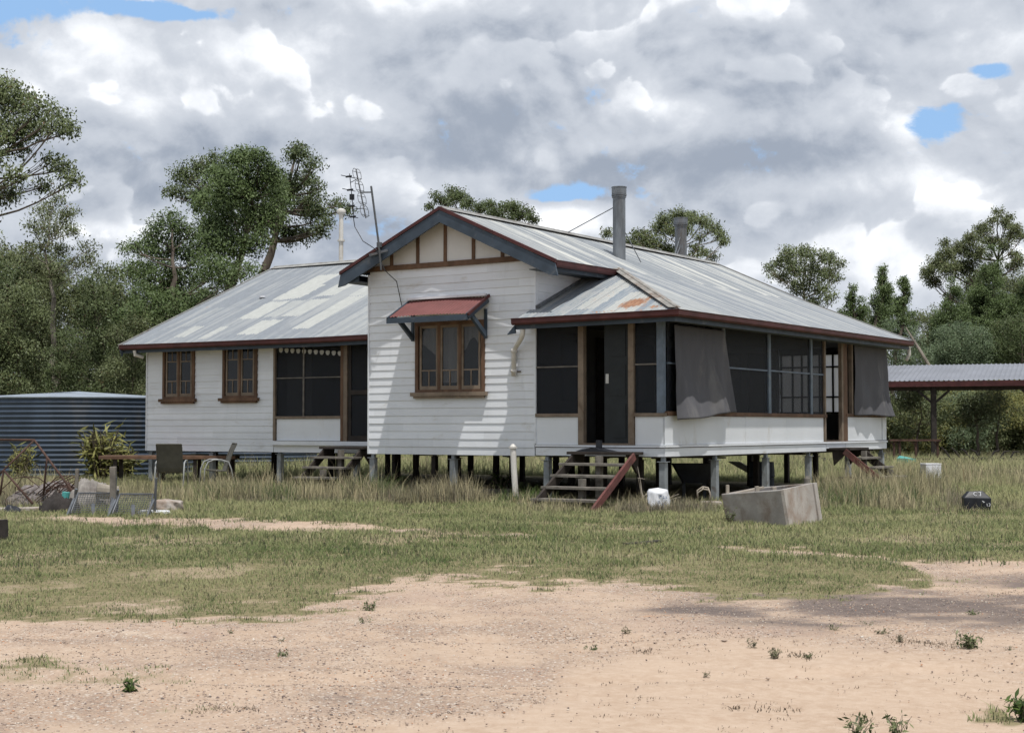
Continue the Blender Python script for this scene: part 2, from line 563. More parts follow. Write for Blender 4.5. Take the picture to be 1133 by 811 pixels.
def roof_mat(name, rects=(), rust=(), pale_amt=.5, base=(.285, .325, .365), streaky=.5, seed=0.0, rusty_low=0.0):
    """galvanised corrugated iron. UV = metres along the eave, metres up the slope."""
    m, t, b, out = material(name)
    uvn = t.n('ShaderNodeTexCoord').outputs['UV']
    s, u = t.sep(uvn)[0:2]
    # one tone per sheet (0.76 m wide, 1.8 m courses)
    ci = t.m('FLOOR', t.m('DIVIDE', s, .76))
    cj = t.m('FLOOR', t.m('ADD', t.m('DIVIDE', u, 2.4), t.m('MULTIPLY', ci, .37)))
    wn = t.n('ShaderNodeTexWhiteNoise', noise_dimensions='3D')
    t.put(wn.inputs['Vector'], t.comb(ci, cj, seed))
    tone = wn.outputs['Value']
    st = t.noise(t.comb(t.m('MULTIPLY', s, 5.0), t.m('MULTIPLY', u, .16), seed), 1.0, 5, .6)      # runs down the slope
    st2 = t.noise(t.comb(t.m('MULTIPLY', s, 1.5), t.m('MULTIPLY', u, .5), seed+5), 1.0, 6, .65)
    fine = t.noise(t.comb(t.m('MULTIPLY', s, 9.0), t.m('MULTIPLY', u, 5), seed+9), 1.0, 6, .7)
    c = t.mix(t.ss(fine, .3, .7), tuple(q*.88 for q in base), tuple(q*1.1 for q in base))
    c = t.mix(t.m('MULTIPLY', t.ss(tone, .55, .95), pale_amt), c, (.36, .37, .36))
    pale = t.m('MULTIPLY', t.ss(st, .485, .57), streaky)
    c = t.mix(t.m('MULTIPLY', pale, t.ss(st2, .30, .55)), c, (.54, .54, .50))
    c = t.mix(t.m('MULTIPLY', t.ss(st, .47, .36), .25*streaky+.10), c, (.16, .18, .20))
    # named lighter sheets
    acc = None
    wob = t.m('MULTIPLY', t.m('SUBTRACT', t.noise(uvn, 3.5, 6, .7), .5), .42)
    su, uu = t.m('ADD', s, t.m('MULTIPLY', wob, .35)), t.m('ADD', u, wob)
    for (a0, a1, b0, b1, w) in rects:
        k = t.m('MULTIPLY', t.m('MULTIPLY', t.m('GREATER_THAN', su, a0), t.m('LESS_THAN', su, a1)),
                t.m('MULTIPLY', t.m('GREATER_THAN', uu, b0), t.m('LESS_THAN', uu, b1)))
        k = t.m('MULTIPLY', k, w)
        acc = k if acc is None else t.m('MAXIMUM', acc, k)
    if acc is not None:
        c = t.mix(acc, c, t.mix(t.ss(fine, .3, .7), (.35, .36, .345), (.43, .44, .42)))
    # rust bloom
    ru = t.ss(t.noise(t.comb(t.m('MULTIPLY', s, 3.2), t.m('MULTIPLY', u, 1.1), seed+3), 1.0, 7, .7), .66, .78, 0, .35)
    for (a, bb, ra, rb, w) in rust:
        dx = t.m('DIVIDE', t.m('SUBTRACT', s, a), ra)
        dy = t.m('DIVIDE', t.m('SUBTRACT', u, bb), rb)
        g = t.m('EXPONENT', t.m('MULTIPLY', t.m('ADD', t.m('MULTIPLY', dx, dx), t.m('MULTIPLY', dy, dy)), -1.0))
        g = t.ss(t.m('ADD', t.m('MULTIPLY', g, w), t.m('MULTIPLY', t.m('SUBTRACT', fine, .5), 1.6)), .42, .8)
        ru = t.m('MAXIMUM', ru, g)
    if rusty_low:
        ru = t.m('MAXIMUM', ru, t.m('MULTIPLY', t.ss(t.m('ADD', fine, t.m('MULTIPLY', st2, .5)), .68, .9), rusty_low))
    c = t.mix(ru, c, t.mix(t.ss(fine, .3, .7), (.20, .085, .045), (.34, .19, .11)))
    # sheet laps: thin dark line
    lap = t.m('PINGPONG', t.m('SUBTRACT', s, .005), .38)
    lap = t.m('MULTIPLY', t.m('LESS_THAN', lap, .007), .5)
    c = t.mix(lap, c, (.12, .13, .14))
    t.put(b.inputs['Base Color'], c)
    t.put(b.inputs['Roughness'], t.ss(fine, .2, .8, .5, .72))
    b.inputs['Metallic'].default_value = .12
    b.inputs['Specular IOR Level'].default_value = .35
    t.put(b.inputs['Normal'], t.bump(fine, .25, .01))
    return m


def leaf_mat(name, dark, light, brown=(.14, .10, .05), tl=.35, rough=.5, up=0.0):
    m, t, b, out = material(name)
    a = t.n('ShaderNodeAttribute', attribute_name='tint')
    f = a.outputs['Fac']
    c = t.mix(f, dark, light)
    c = t.mix(t.ss(f, .93, .99), c, brown)
    t.put(b.inputs['Base Color'], c)
    b.inputs['Roughness'].default_value = rough
    b.inputs['Specular IOR Level'].default_value = .35
    tr = t.n('ShaderNodeBsdfTranslucent')
    t.put(tr.inputs[0], c)
    if up:                               # soft blades: shade them nearer to the lie of the sward
        g = t.n('ShaderNodeNewGeometry').outputs['Normal']
        nz = t.sep(g)[2]
        sgn = t.m('SIGN', nz)
        sc = t.n('ShaderNodeVectorMath', operation='SCALE')
        t.put(sc.inputs[0], g)
        t.put(sc.inputs[3], t.m('MULTIPLY', sgn, 1-up))
        nn = t.n('ShaderNodeVectorMath', operation='NORMALIZE')
        t.put(nn.inputs[0], t.vm('ADD', sc.outputs[0], (0, 0, up)))
        t.put(b.inputs['Normal'], nn.outputs[0])
    mx = t.n('ShaderNodeMixShader')
    mx.inputs[0].default_value = tl
    t.nt.links.new(b.outputs[0], mx.inputs[1])
    t.nt.links.new(tr.outputs[0], mx.inputs[2])
    t.nt.links.new(mx.outputs[0], out.inputs[0])
    return m


M['gum'] = leaf_mat('gum_leaves', (0.081, 0.107, 0.045), (0.254, 0.297, 0.144), (.15, .11, .06), tl=.42, up=.3)
M['gumdark'] = leaf_mat('dark_gum_leaves', (0.060, 0.086, 0.035), (0.187, 0.231, 0.104), (.12, .085, .05), tl=.42, up=.3)
M['olive'] = leaf_mat('olive_brown_leaves', (0.081, 0.099, 0.046), (0.242, 0.278, 0.133), (.15, .11, .06), tl=.42, up=.3)
M['pine'] = leaf_mat('cypress_pine_leaves', (0.065, 0.099, 0.039), (0.209, 0.280, 0.115), (.10, .12, .05), tl=.42, up=.3)
M['wattle'] = leaf_mat('wattle_leaves', (0.130, 0.142, 0.047), (0.362, 0.350, 0.125), (.2, .16, .06), tl=.42, up=.3)
M['bluebush'] = leaf_mat('grey_green_leaves', (0.092, 0.131, 0.073), (0.242, 0.311, 0.180), (.14, .12, .07), tl=.42, up=.3)
M['weed'] = leaf_mat('weed_leaves', (.045, .08, .02), (.13, .19, .05), (.2, .16, .08), up=.62)
M['grassgreen'] = leaf_mat('grass_blades', (.125, .170, .055), (.41, .40, .205), (.46, .39, .24), tl=.35, rough=.7, up=.62)
M['straw'] = leaf_mat('dry_grass_blades', (.20, .20, .095), (.50, .43, .27), (.40, .29, .17), tl=.3, rough=.7, up=.62)
M['purple'] = leaf_mat('seeding_grass', (.14, .145, .08), (.32, .27, .19), (.26, .17, .13), tl=.3, rough=.7, up=.62)

# ------------------------------------------------------------------ ground


def px_of(X, Y):
    Y = np.maximum(Y, .5)
    return CX+F_PX*X/Y, 473+F_PX*EYE/Y


def ip(x, a, b):
    return np.interp(x, a, b)


def sstep(v, lo, hi):
    t = np.clip((v-lo)/(hi-lo), 0, 1)
    return t*t*(3-2*t)


def masks(X, Y):
    """grass cover, dark cinders, gravel and bare-track masks on the ground plane"""
    px, py = px_of(X, Y)
    py = np.where(Y < 4, 820, py)
    wob = (fbm(X*.9, Y*.9, 3)-.5)
    wob2 = (fbm(X*4, Y*4, 9, 3)-.5)
    e = ip(px, [-600, 0, 150, 330, 400, 480, 560, 640, 740, 900, 1020, 1034, 1133, 1500],
           [700, 688, 682, 674, 657, 647, 649, 652, 655, 662, 655, 640, 636, 640])
    wob3 = (fbm(X*13, Y*13, 19, 2)-.5)
    d = e-py+wob*30+wob2*30+wob3*22                       # >0 inside the grass
    g = sstep(d, -3, 13)
    # sandy tracks through the grass
    top = ip(px, [690, 760, 900, 1000, 1133, 1500], [602, 604, 610, 616, 620, 626])
    bot = ip(px, [690, 760, 900, 1000, 1030, 1133, 1500], [602, 608, 615, 626, 638, 642, 650])
    tr1 = sstep(py-top+wob2*9+wob*6, -1, 3)*sstep(bot-py+wob2*9+wob*6, -1, 3)*(px > 690)
    top = ip(px, [40, 90, 200, 300, 420, 560], [576, 572, 573, 577, 583, 592])
    bot = ip(px, [40, 90, 200, 300, 420, 560], [577, 581, 585, 587, 588, 592])
    tr2 = sstep(py-top+wob2*7+wob*5, -1, 2)*sstep(bot-py+wob2*7+wob*5, -1, 2)*(px > 30)*(px < 600)
    track = np.maximum(tr1, tr2)
    g = g*(1-track)
    # far bare strip seen between the stumps, and patches of thin grass
    far = sstep(py-507, -2, 1)*sstep(512-py, -2, 1)*(px > 380)*(px < 640)
    g = g*(1-far*.9)
    thin = sstep(fbm(X*.7+9, Y*.7, 21), .48, .70)+.7*sstep(fbm(X*2.6+9, Y*2.0, 23), .58, .76)
    g = g*(1-.48*np.clip(thin, 0, 1)*(py > 555))
    # low patches of grass out on the dirt
    for (cx, cy, rx, ry, w) in ((50, 735, 60, 8, .62), (130, 750, 80, 10, .5), (30, 745, 40, 6, .4), (1125, 780, 40, 12, .9),
                                (230, 782, 50, 5, .3)):
        r2 = ((px-cx)/rx)**2+((py-cy)/ry)**2
        g = np.maximum(g, w*sstep(1.3-r2+wob2*4+wob3*4, 0, 1.4))
    dark = np.exp(-((py-ip(px, [600, 740, 900, 1133, 1500], [660, 668, 672, 668, 665]))/ip(px, [600, 740, 900, 1133], [14, 18, 24, 34]))**2)
    dark = dark*sstep(px, 600, 800)*np.clip(2.6*fbm(X*1.5, Y*2.2, 31)-.25, 0, 1.4)
    dark2 = np.exp(-(((px-420)/300)**2+((py-765)/16)**2))*.55*(fbm(X*2, Y*2, 41)*1.4)
    dark = np.clip(np.maximum(dark, dark2), 0, 1)
    sand = sstep(py+wob*60-ip(px, [-500, 0, 300, 560, 640, 900, 1133, 1500], [860, 830, 795, 775, 712, 705, 725, 740]), -10, 26)
    gravel = np.clip(1-sand, 0, 1)*(1-g)
    return np.clip(g, 0, 1), dark, gravel, sand, track


def relief(X, Y):
    near = np.clip((60-Y)/40, 0, 1)
    h = (fbm(X*.35, Y*.35, 5)-.5)*.10*near+(fbm(X*2.2, Y*2.2, 6)-.5)*.035*near
    # old wheel ruts across the bare yard
    for a, b_, c in ((8.3, .10, .018), (9.9, .06, .016), (11.6, -.05, .0)):
        d = Y-(a+b_*X+.02*X*X*.6)
        rut = np.exp(-(d/.13)**2)-.5*np.exp(-((np.abs(d)-.24)/.09)**2)
        h = h-c*rut*(.5+fbm(X*1.5, Y*1.5, 91))
    return h


def make_ground():
    xs = np.concatenate([-np.geomspace(700, 13, 42), np.arange(-12.9, 12.9, .11), np.geomspace(13, 700, 42)])
    ys = np.concatenate([-np.geomspace(200, 1, 14), np.arange(0, 4, .4), np.arange(4, 30, .075), np.arange(30, 46, .3), np.geomspace(46, 1500, 44)])
    X, Y = np.meshgrid(xs, ys)
    g, dark, gravel, sand, track = masks(X, Y)
    Z = relief(X, Y)+g*.012-sand*.01
    nx, ny = len(xs), len(ys)
    i = np.arange(nx*ny).reshape(ny, nx)
    Fs = np.stack([i[:-1, :-1], i[:-1, 1:], i[1:, 1:], i[1:, :-1]], -1).reshape(-1, 4)
    V = np.stack([X, Y, Z], -1).reshape(-1, 3)
    me = arr_mesh('ground', V, Fs, smooth=True, col=dict(grass=g.ravel(), dark=dark.ravel(), gravel=gravel.ravel(), sand=sand.ravel()))
    m, t, b, out = material('ground_soil')
    co = t.n('ShaderNodeTexCoord').outputs['Object']

    def A(nm):
        return t.n('ShaderNodeAttribute', attribute_name=nm).outputs['Fac']
    n1 = t.noise(co, 1.3, 6, .6)
    n2 = t.noise(co, 14, 6, .7)
    n3 = t.noise(co, 60, 4, .7)
    c = t.mix(t.ss(n1, .3, .7), (.385, .278, .200), (.455, .342, .255))
    c = t.mix(t.ss(n2, .3, .75), c, (.50, .39, .30))
    # gravel: pebbles of mixed colour
    vo = t.n('ShaderNodeTexVoronoi')
    t.put(vo.inputs['Vector'], co)
    vo.inputs['Scale'].default_value = 62
    rgb = t.sep(vo.outputs['Color'])
    peb = t.mix(rgb[0], (.33, .24, .185), (.48, .37, .28))
    peb = t.mix(t.ss(rgb[1], .80, .86), peb, (.64, .58, .51))
    peb = t.mix(t.ss(rgb[2], .92, .95), peb, (.46, .27, .17))
    peb = t.mix(t.ss(vo.outputs['Distance'], .30, .55, 0, .5), peb, (.20, .145, .12))
    gv = t.m('MULTIPLY', A('gravel'), t.ss(t.noise(co, .9, 6, .7), .38, .62, .10, .80))
    c = t.mix(gv, c, peb)
    pink = t.ss(t.noise(co, .55, 4, .6), .52, .68, 0, .2)
    c = t.mix(t.m('MULTIPLY', A('gravel'), pink), c, (.30, .21, .19))
    blot = t.ss(t.noise(t.vm('ADD', co, (7, 3, 1)), 1.7, 6, .65), .60, .74, 0, .6)
    c = t.mix(t.m('MULTIPLY', A('gravel'), blot), c, (.58, .48, .38))
    orange = t.ss(t.noise(t.vm('ADD', co, (27, 3, 9)), 1.3, 5, .7), .64, .74, 0, .5)
    c = t.mix(t.m('MULTIPLY', A('gravel'), orange), c, (.50, .27, .15))
    # cinders
    cin = t.mix(t.ss(n2, .3, .7), (.065, .055, .055), (.165, .135, .125))
    c = t.mix(t.m('MULTIPLY', t.ss(t.m('ADD', A('dark'), t.m('MULTIPLY', t.m('SUBTRACT', n2, .5), 1.1)), .30, .95), .85), c, cin)
    c = t.mix(t.ss(n3, .62, .72, 0, .35), c, (.16, .115, .09))
    # soil and thatch under the grass
    gs = t.mix(t.ss(n2, .3, .7), (.135, .12, .062), (.25, .21, .12))
    gs = t.mix(t.ss(n1, .55, .72, 0, .6), gs, (.30, .235, .16))
    c = t.mix(t.ss(t.m('ADD', A('grass'), t.m('MULTIPLY', t.m('SUBTRACT', n2, .5), .7)), .2, .75), c, gs)
    t.put(b.inputs['Base Color'], c)
    b.inputs['Roughness'].default_value = .95
    b.inputs['Specular IOR Level'].default_value = .15
    hh = t.m('ADD', t.m('MULTIPLY', n2, .6), t.m('MULTIPLY', n3, .4))
    hh = t.m('SUBTRACT', hh, t.m('MULTIPLY', vo.outputs['Distance'], t.m('MULTIPLY', gv, 1.0)))
    t.put(b.inputs['Normal'], t.bump(hh, .7, .02))
    o = link('ground', me, m)
    tag(o, 'pale sandy yard with gravel, dark cinders and grassy soil around the house', kind='structure')


make_ground()


def ground_z(x, y):
    return float(relief(np.array([x], float), np.array([y], float))[0])


# ------------------------------------------------------------------ the house, in its own frame: (u leftwards, v backwards, z up)
HO = (2.665, 25.885, 0)
HA = -math.atan2(.5538, .8328)
uvec = np.array([-.83266, .55379, 0])
vvec = np.array([.55379, .83266, 0])


def HW(u, v, z=0.0):
    """house frame -> world"""
    p = np.array(HO)+uvec*u+vvec*v
    return (p[0], p[1], z)


house = empty('timber_house', HO, HA,
              'old white weatherboard house on stumps with patchy iron roof and screened verandah', 'house')


def hb(mb, u0, u1, v0, v1, z0, z1):
    return mb.box(-max(u0, u1), -min(u0, u1), min(v0, v1), max(v0, v1), z0, z1)


def P(u, v, z):
    return (-u, v, z)


def cut(a0, a1, holes):
    """interval minus holes"""
    segs = [(a0, a1)]
    for h0, h1 in holes:
        ns = []
        for s0, s1 in segs:
            if h1 <= s0 or h0 >= s1:
                ns.append((s0, s1))
            else:
                if h0 > s0: ns.append((s0, h0))
                if h1 < s1: ns.append((h1, s1))
        segs = ns
    return [q for q in segs if q[1]-q[0] > .004]


def boards(mb, axis, c, out, a0, a1, z0, z1, holes=(), pitch=.15, seed=1):
    """lapped weatherboards on plane axis=c facing out (+1/-1), between a0..a1, z0..z1"""
    rr = random.Random(seed)
    n = int(math.ceil((z1-z0)/pitch-1e-6))
    for k in range(n):
        zb, zt = z0+k*pitch, min(z1, z0+(k+1)*pitch)
        br = sorted({zb, zt}|{h[2] for h in holes if zb < h[2] < zt}|{h[3] for h in holes if zb < h[3] < zt})
        j = rr.uniform(-.0025, .0025)
        for p, q in zip(br[:-1], br[1:]):
            mid = (p+q)/2
            for s0, s1 in cut(a0, a1, [(h[0], h[1]) for h in holes if h[2] < mid < h[3]]):
                ob = .022+j-.014*(p-zb)/pitch
                ot = .022+j-.014*(q-zb)/pitch
                vs = []
                for a in (s0, s1):
                    for o_, z in ((-.03, p), (ob, p), (ot, q), (-.03, q)):
                        vs.append(P(a, c+out*o_, z) if axis == 'v' else P(c+out*o_, a, z))
                mb.add(vs, [(0, 1, 2, 3), (4, 5, 6, 7), (0, 1, 5, 4), (1, 2, 6, 5), (2, 3, 7, 6), (3, 0, 4, 7)])
    return mb


ZF = 1.10                      # floor
# --- gable wall (front), u 2.67..6.60
GW = (3.80, 5.44, 2.06, 3.42)
mb = MB()
boards(mb, 'v', 0, -1, 2.69, 6.60, .86, 4.50, [GW])
wall_g = mb.build('wall', M['white'], house)
wall_g['label'] = 'white weatherboard gable wall'
mb = MB()
hb(mb, 2.655, 2.69, -.034, .06, 3.55, 4.44)
hb(mb, 6.60, 6.635, -.034, .06, .86, 4.42)
hb(mb, 2.655, 2.69, -.032, .02, 1.08, 3.35)
mb.build_each('corner_trim', M['white'], house)
mb = MB()
boards(mb, 'u', 2.67, -1, .062, 2.6, 3.3, 4.42, seed=4)
mb.build('wall', M['white'], house)
mb = MB()
boards(mb, 'u', 6.60, 1, .062, 2.2, .86, 4.30, seed=5)
mb.build('wall', M['white'], house)
# --- left wing
LW1, LW2 = (13.72, 14.80, 2.07, 3.32), (11.70, 12.80, 2.07, 3.32)
mb = MB()
boards(mb, 'v', 2.2, -1, 11.20, 15.35, .82, 3.42, [LW1, LW2], seed=6)
boards(mb, 'v', 2.2, -1, 6.64, 11.18, .82, .985, seed=7)
w = mb.build('wall', M['white'], house)
w['label'] = 'white weatherboard wall of the left wing'
mb = MB()
hb(mb, 15.35, 15.385, 2.166, 2.26, .82, 3.34)
hb(mb, 6.64, 11.20, 2.10, 2.20, .985, 1.075)
mb.build_each('corner_trim', M['white'], house)
mb = MB()
boards(mb, 'u', 15.35, 1, 2.262, 11.98, .82, 3.4, [(4.2, 5.3, 2.0, 3.2), (7.6, 8.7, 2.0, 3.2)], seed=8)
for k in range(15):            # gable triangle of the left end
    z = 3.4+.15*k
    half = (5.50-z)/.45
    if half > .2:
        boards(mb, 'u', 15.35, 1, 7.1-half, 7.1+half, z, z+.15, seed=9+k)
mb.build('wall', M['white'], house)
mb = MB()
boards(mb, 'v', 12.0, 1, 4.0, 15.35, .82, 3.4, [(6, 7, 2, 3.2), (12, 13, 2, 3.2)], seed=31)
boards(mb, 'v', 11.15, 1, 2.67, 6.6, .86, 3.4, [(3.6, 4.7, 2, 3.2)], seed=32)
for k in range(15):
    z = 3.4+.15*k
    half = (5.42-z)/.43
    if half > .2:
        boards(mb, 'v', 11.15, 1, 4.62-half, 4.62+half, z, z+.15, seed=50+k)
mb.build('wall', M['white'], house)
# --- floor slab of boards, ceilings, inner walls
mb = MB()
hb(mb, .0, 6.58, .02, 11.1, .98, ZF)
hb(mb, 6.58, 15.3, 2.24, 11.9, .94, ZF-.02)
mb.build('floor', M['floor'], house)
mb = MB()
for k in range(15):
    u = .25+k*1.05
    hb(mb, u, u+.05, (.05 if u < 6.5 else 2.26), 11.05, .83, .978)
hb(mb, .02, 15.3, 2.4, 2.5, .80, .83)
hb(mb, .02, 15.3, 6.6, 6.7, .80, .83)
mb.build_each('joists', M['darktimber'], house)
mb = MB()
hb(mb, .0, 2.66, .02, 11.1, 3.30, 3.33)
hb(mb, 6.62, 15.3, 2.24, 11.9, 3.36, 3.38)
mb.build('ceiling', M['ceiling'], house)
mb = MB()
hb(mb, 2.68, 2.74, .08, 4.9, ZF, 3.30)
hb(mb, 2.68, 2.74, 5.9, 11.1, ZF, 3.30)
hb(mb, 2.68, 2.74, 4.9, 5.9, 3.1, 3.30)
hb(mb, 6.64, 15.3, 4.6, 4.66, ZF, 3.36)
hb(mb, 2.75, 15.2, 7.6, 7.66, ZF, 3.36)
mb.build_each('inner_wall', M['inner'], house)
mb = MB()
for v0 in (2.2, 6.6, 9.3):
    hb(mb, 2.64, 2.68, v0, v0+.9, ZF, 3.15)
mb.build_each('inner_door', M['darktimber'], house)
for v0 in (.9, 3.7, 8.0):
    mb = MB()
    hb(mb, 2.64, 2.68, v0, v0+.85, 1.9, 3.1)
    mb.build('inner_window', M['glass'], house)

# --- beam and gable infill
mb = MB()
hb(mb, 2.60, 6.72, -.075, -.03, 4.475, 4.575)
mb.build('gable_beam', M['brown'], house)
mb = MB()
poly = [(-6.75, 4.578), (-2.49, 4.578), (-4.62, 5.46)]
mb.prism(poly, 'y', -.028, .0)
mb.build('gable_panel', M['cream'], house)
mb = MB()
for u in (4.72, 5.385, 6.03, 4.055, 3.39):
    h = 5.46-abs(u-4.62)*.42
    hb(mb, u-.035, u+.035, -.052, -.030, 4.578, h)
mb.build_each('gable_batten', M['brown'], house)


# --- roof sheets
def corr(name, mat, parent, axis, s0, s1, lo, hi, pos, step=.0127, rows=6, amp=.0085, tscale=1.0):
    """corrugated sheet: s along the eave, t the plan distance up the slope; pos(s,t) -> (u,v,z)"""
    s = np.arange(s0, s1+1e-6, step)
    T = np.linspace(0, 1, rows)
    l, h = lo(s), hi(s)
    ok = (h-l) > .002
    s, l, h = s[ok], l[ok], h[ok]
    SS = np.repeat(s[:, None], rows, 1)
    TT = l[:, None]+(h-l)[:, None]*T[None]
    U, V, Z = pos(SS, TT)
    Z = Z+amp*np.sin(SS*2*math.pi/.0762)
    # slight waves of old sheets
    Z = Z+.010*(fbm(SS*.8, TT*.6, 77)-.5)
    n = len(s)
    i = np.arange(n*rows).reshape(n, rows)
    Fs = np.stack([i[:-1, :-1], i[1:, :-1], i[1:, 1:], i[:-1, 1:]], -1).reshape(-1, 4)
    Vv = np.stack([-U, V, Z], -1).reshape(-1, 3)
    uv = np.stack([SS, TT*tscale], -1).reshape(-1, 2)
    me = arr_mesh(name, Vv, Fs, uv=uv, smooth=True)
    return link(name, me, mat, parent)


K = math.sqrt(1+.45**2)
rects = [(12.6, 13.35, 4.08, 4.95, 1), (12.43, 13.35, 3.0, 4.08, 1), (11.4, 12.0, 3.1, 4.1, .9), (12.6, 13.32, 1.6, 2.83, .95),
         (11.3, 11.95, 1.62, 2.85, .85), (12.08, 12.5, 1.63, 2.82, .6), (11.64, 12.3, .42, 1.40, .95), (10.25, 10.8, .65, 2.9, .95),
         (10.25, 10.85, 2.95, 3.66, .8), (14.0, 14.35, .42, 1.18, .75), (13.1, 13.35, .2, 1.06, .8), (11.6, 12.1, .48, .5, .9),
         (7.0, 9.6, .05, 4.6, .30), (9.7, 10.1, .1, 3.0, .15), (14.6, 14.9, 1.2, 2.6, .25)]
M['roof_left'] = roof_mat('left_wing_iron', rects, [(15.3, 2.8, .1, .6, .4)], .12, (.205, .225, .25), .22, 1.0)
M['roof_main'] = roof_mat('main_roof_iron', [], [(.8, 4.5, .5, .3, .35), (4.6, 1.2, .5, .3, .35)], .35, (.235, .255, .275), .8, 7.0)
M['roof_low'] = roof_mat('verandah_side_iron', [(-.4, 1.6, .0, 5, .45), (.1, .5, 0, 5, .5)], [(.9, .6, .4, .5, .3)], .2, (.225, .245, .27), .5, 11.0)
M['roof_front'] = roof_mat('verandah_front_iron', [(1.30, 1.75, .35, 2.2, .85), (.35, 1.05, .0, 1.3, .9), (-.25, .2, 0, .7, .5), (1.9, 2.0, .1, 1.5, .4)],
                           [(.62, .54, .27, .34, 1.25), (.42, .75, .12, .4, .8), (.05, .25, .22, .12, .8), (1.0, .12, .5, .06, .6), (.35, .35, .15, .25, .55), (1.45, 1.4, .08, .8, .45), (.2, .1, .3, .15, .5), (1.62, .9, .05, .5, .5)], .15, (.20, .235, .27), .35, 17.0, .12)


def eave_z(v):
    return 3.39+.05*(v+.5)/12.1


roof_m = corr('roof', M['roof_main'], house, 'v', -.31, 11.6, lambda s: np.full_like(s, 2.08), lambda s: np.full_like(s, 4.64),
              lambda s, t_: (t_, s, 4.43+.02*np.clip(s/11.6, 0, 1)+(t_-2.1)*.448+.02*(s/11.6)+.0*s-.018*np.sin(np.clip(s/11.6, 0, 1)*math.pi)), tscale=1.1, rows=8)
roof_m['label'] = 'streaked grey iron roof over the gable and main room'
corr('roof', M['roof_main'], house, 'v', -.31, 11.6, lambda s: np.full_like(s, 4.60), lambda s: np.full_like(s, 7.06),
     lambda s, t_: (t_, s, 5.575-(t_-4.62)*.45+.02*(s/11.6)), tscale=1.1)
roof_l = corr('roof', M['roof_low'], house, 'v', -.5, 11.6, lambda s: np.full_like(s, -.5), lambda s: np.minimum(2.13, s),
              lambda s, t_: (t_, s, eave_z(s)+(t_+.5)*(4.43+.04*np.clip(s/11.6, 0, 1)-eave_z(s))/2.6), tscale=1.08)
roof_f = corr('roof', M['roof_front'], house, 'u', -.5, 2.80, lambda s: np.full_like(s, -.5),
              lambda s: np.where(s < 2.1, s, np.where(s < 2.64, 2.08, -.03)),
              lambda s, t_: (s, t_, 3.39-.028*(s+.5)/3.3+(t_+.5)*.40), tscale=1.08)
roof_f['label'] = 'rust stained iron hip roof over the front verandah'
roof_w = corr('roof', M['roof_left'], house, 'u', 6.1, 15.75, lambda s: np.full_like(s, 1.7), lambda s: np.full_like(s, 7.12),
              lambda s, t_: (s, t_, 3.39-.03*np.sin((s-6.1)/9.65*math.pi)+(t_-1.7)*.437), tscale=K)
# UV v of this sheet runs from 1.7*K: shift so the patches start at the eave
_uv = roof_w.data.uv_layers[0].data
_a = np.zeros(len(_uv)*2, np.float32)
_uv.foreach_get('uv', _a)
_a = _a.reshape(-1, 2)
_a[:, 1] -= 1.7*K
_uv.foreach_set('uv', _a.ravel())
roof_w['label'] = 'grey iron roof of the left wing with paler patched sheets'
for nm, off in ((roof_f, -.5*1.08), (roof_l, -.5*1.08)):
    l_ = nm.data.uv_layers[0].data
    a_ = np.zeros(len(l_)*2, np.float32)
    l_.foreach_get('uv', a_)
    a_ = a_.reshape(-1, 2)
    a_[:, 1] -= off
    l_.foreach_set('uv', a_.ravel())
corr('roof', M['roof_left'], house, 'u', 6.1, 15.75, lambda s: np.full_like(s, 7.08), lambda s: np.full_like(s, 12.5),
     lambda s, t_: (s, t_, 5.76-(t_-7.1)*.437), tscale=K)

# cappings
mb = MB()
for a, b_ in ((P(4.62, -.31, 5.585), P(4.62, 11.6, 5.62)), (P(6.1, 7.1, 5.772), P(15.75, 7.1, 5.772))):
    a, b_ = np.array(a), np.array(b_)
    mb.tube([a, b_], .03, 8)
    d = (b_-a)/np.linalg.norm(b_-a)
    sd_ = np.cross(d, (0, 0, 1))
    for sg in (-1, 1):
        mb.hexa([a, b_, b_+sd_*sg*.16-np.array((0, 0, .062)), a+sd_*sg*.16-np.array((0, 0, .062))],
                [q+np.array((0, 0, .008)) for q in (a, b_, b_+sd_*sg*.16-np.array((0, 0, .062)), a+sd_*sg*.16-np.array((0, 0, .062)))])
mb.build('ridge_capping', M['ridge'], roof_m)
mb = MB()                       # hip capping
a, b_ = np.array(P(-.5, -.5, 3.42)), np.array(P(2.1, 2.1, 4.475))
mb.tube([a, b_], .028, 8)
for off in ((1, 0), (0, 1)):
    e1 = np.array((-.16, 0, -.0)) if off[0] else np.array((0, .16, 0))
    e1 = e1+np.array((0, 0, .012))
    mb.hexa([a, b_, b_+e1, a+e1], [q+np.array((0, 0, .008)) for q in (a, b_, b_+e1, a+e1)])
mb.build('hip_capping', simple('stained_capping', (.25, .24, .22), .7, .25, 5, (.17, .10, .065), .4), roof_f)
mb = MB()                       # flashing against the gable's side wall
mb.bar(P(2.62, -.05, 3.60), P(2.62, 2.0, 4.40), .05, .05)
mb.build('wall_flashing', M['galv_pipe'], roof_f)
mb = MB()                       # lead patch on the left wing roof
c_ = np.array(P(13.86, 1.7+3.21/K, 3.39+3.21/K*.437+.03))
mb.tube([c_-np.array((0, 0, .04)), c_+np.array((0, 0, .012))], .085, 14)
mb.build('roof_vent_patch', M['sack'], roof_w)

# gutters, fascias, soffits
GP = [(0.0, .0), (0.0, -.10), (.03, -.115), (.085, -.115), (.115, -.085), (.12, -.02), (.128, .005), (.112, .008), (.10, -.012), (.012, -.02)]


def gutter(name, path, outs, mat=M['red'], prof=GP):
    mb = MB()
    mb.sweep(prof, [P(*p) for p in path], [(-o[0], o[1]) for o in outs])
    return mb.build(name, mat, house)


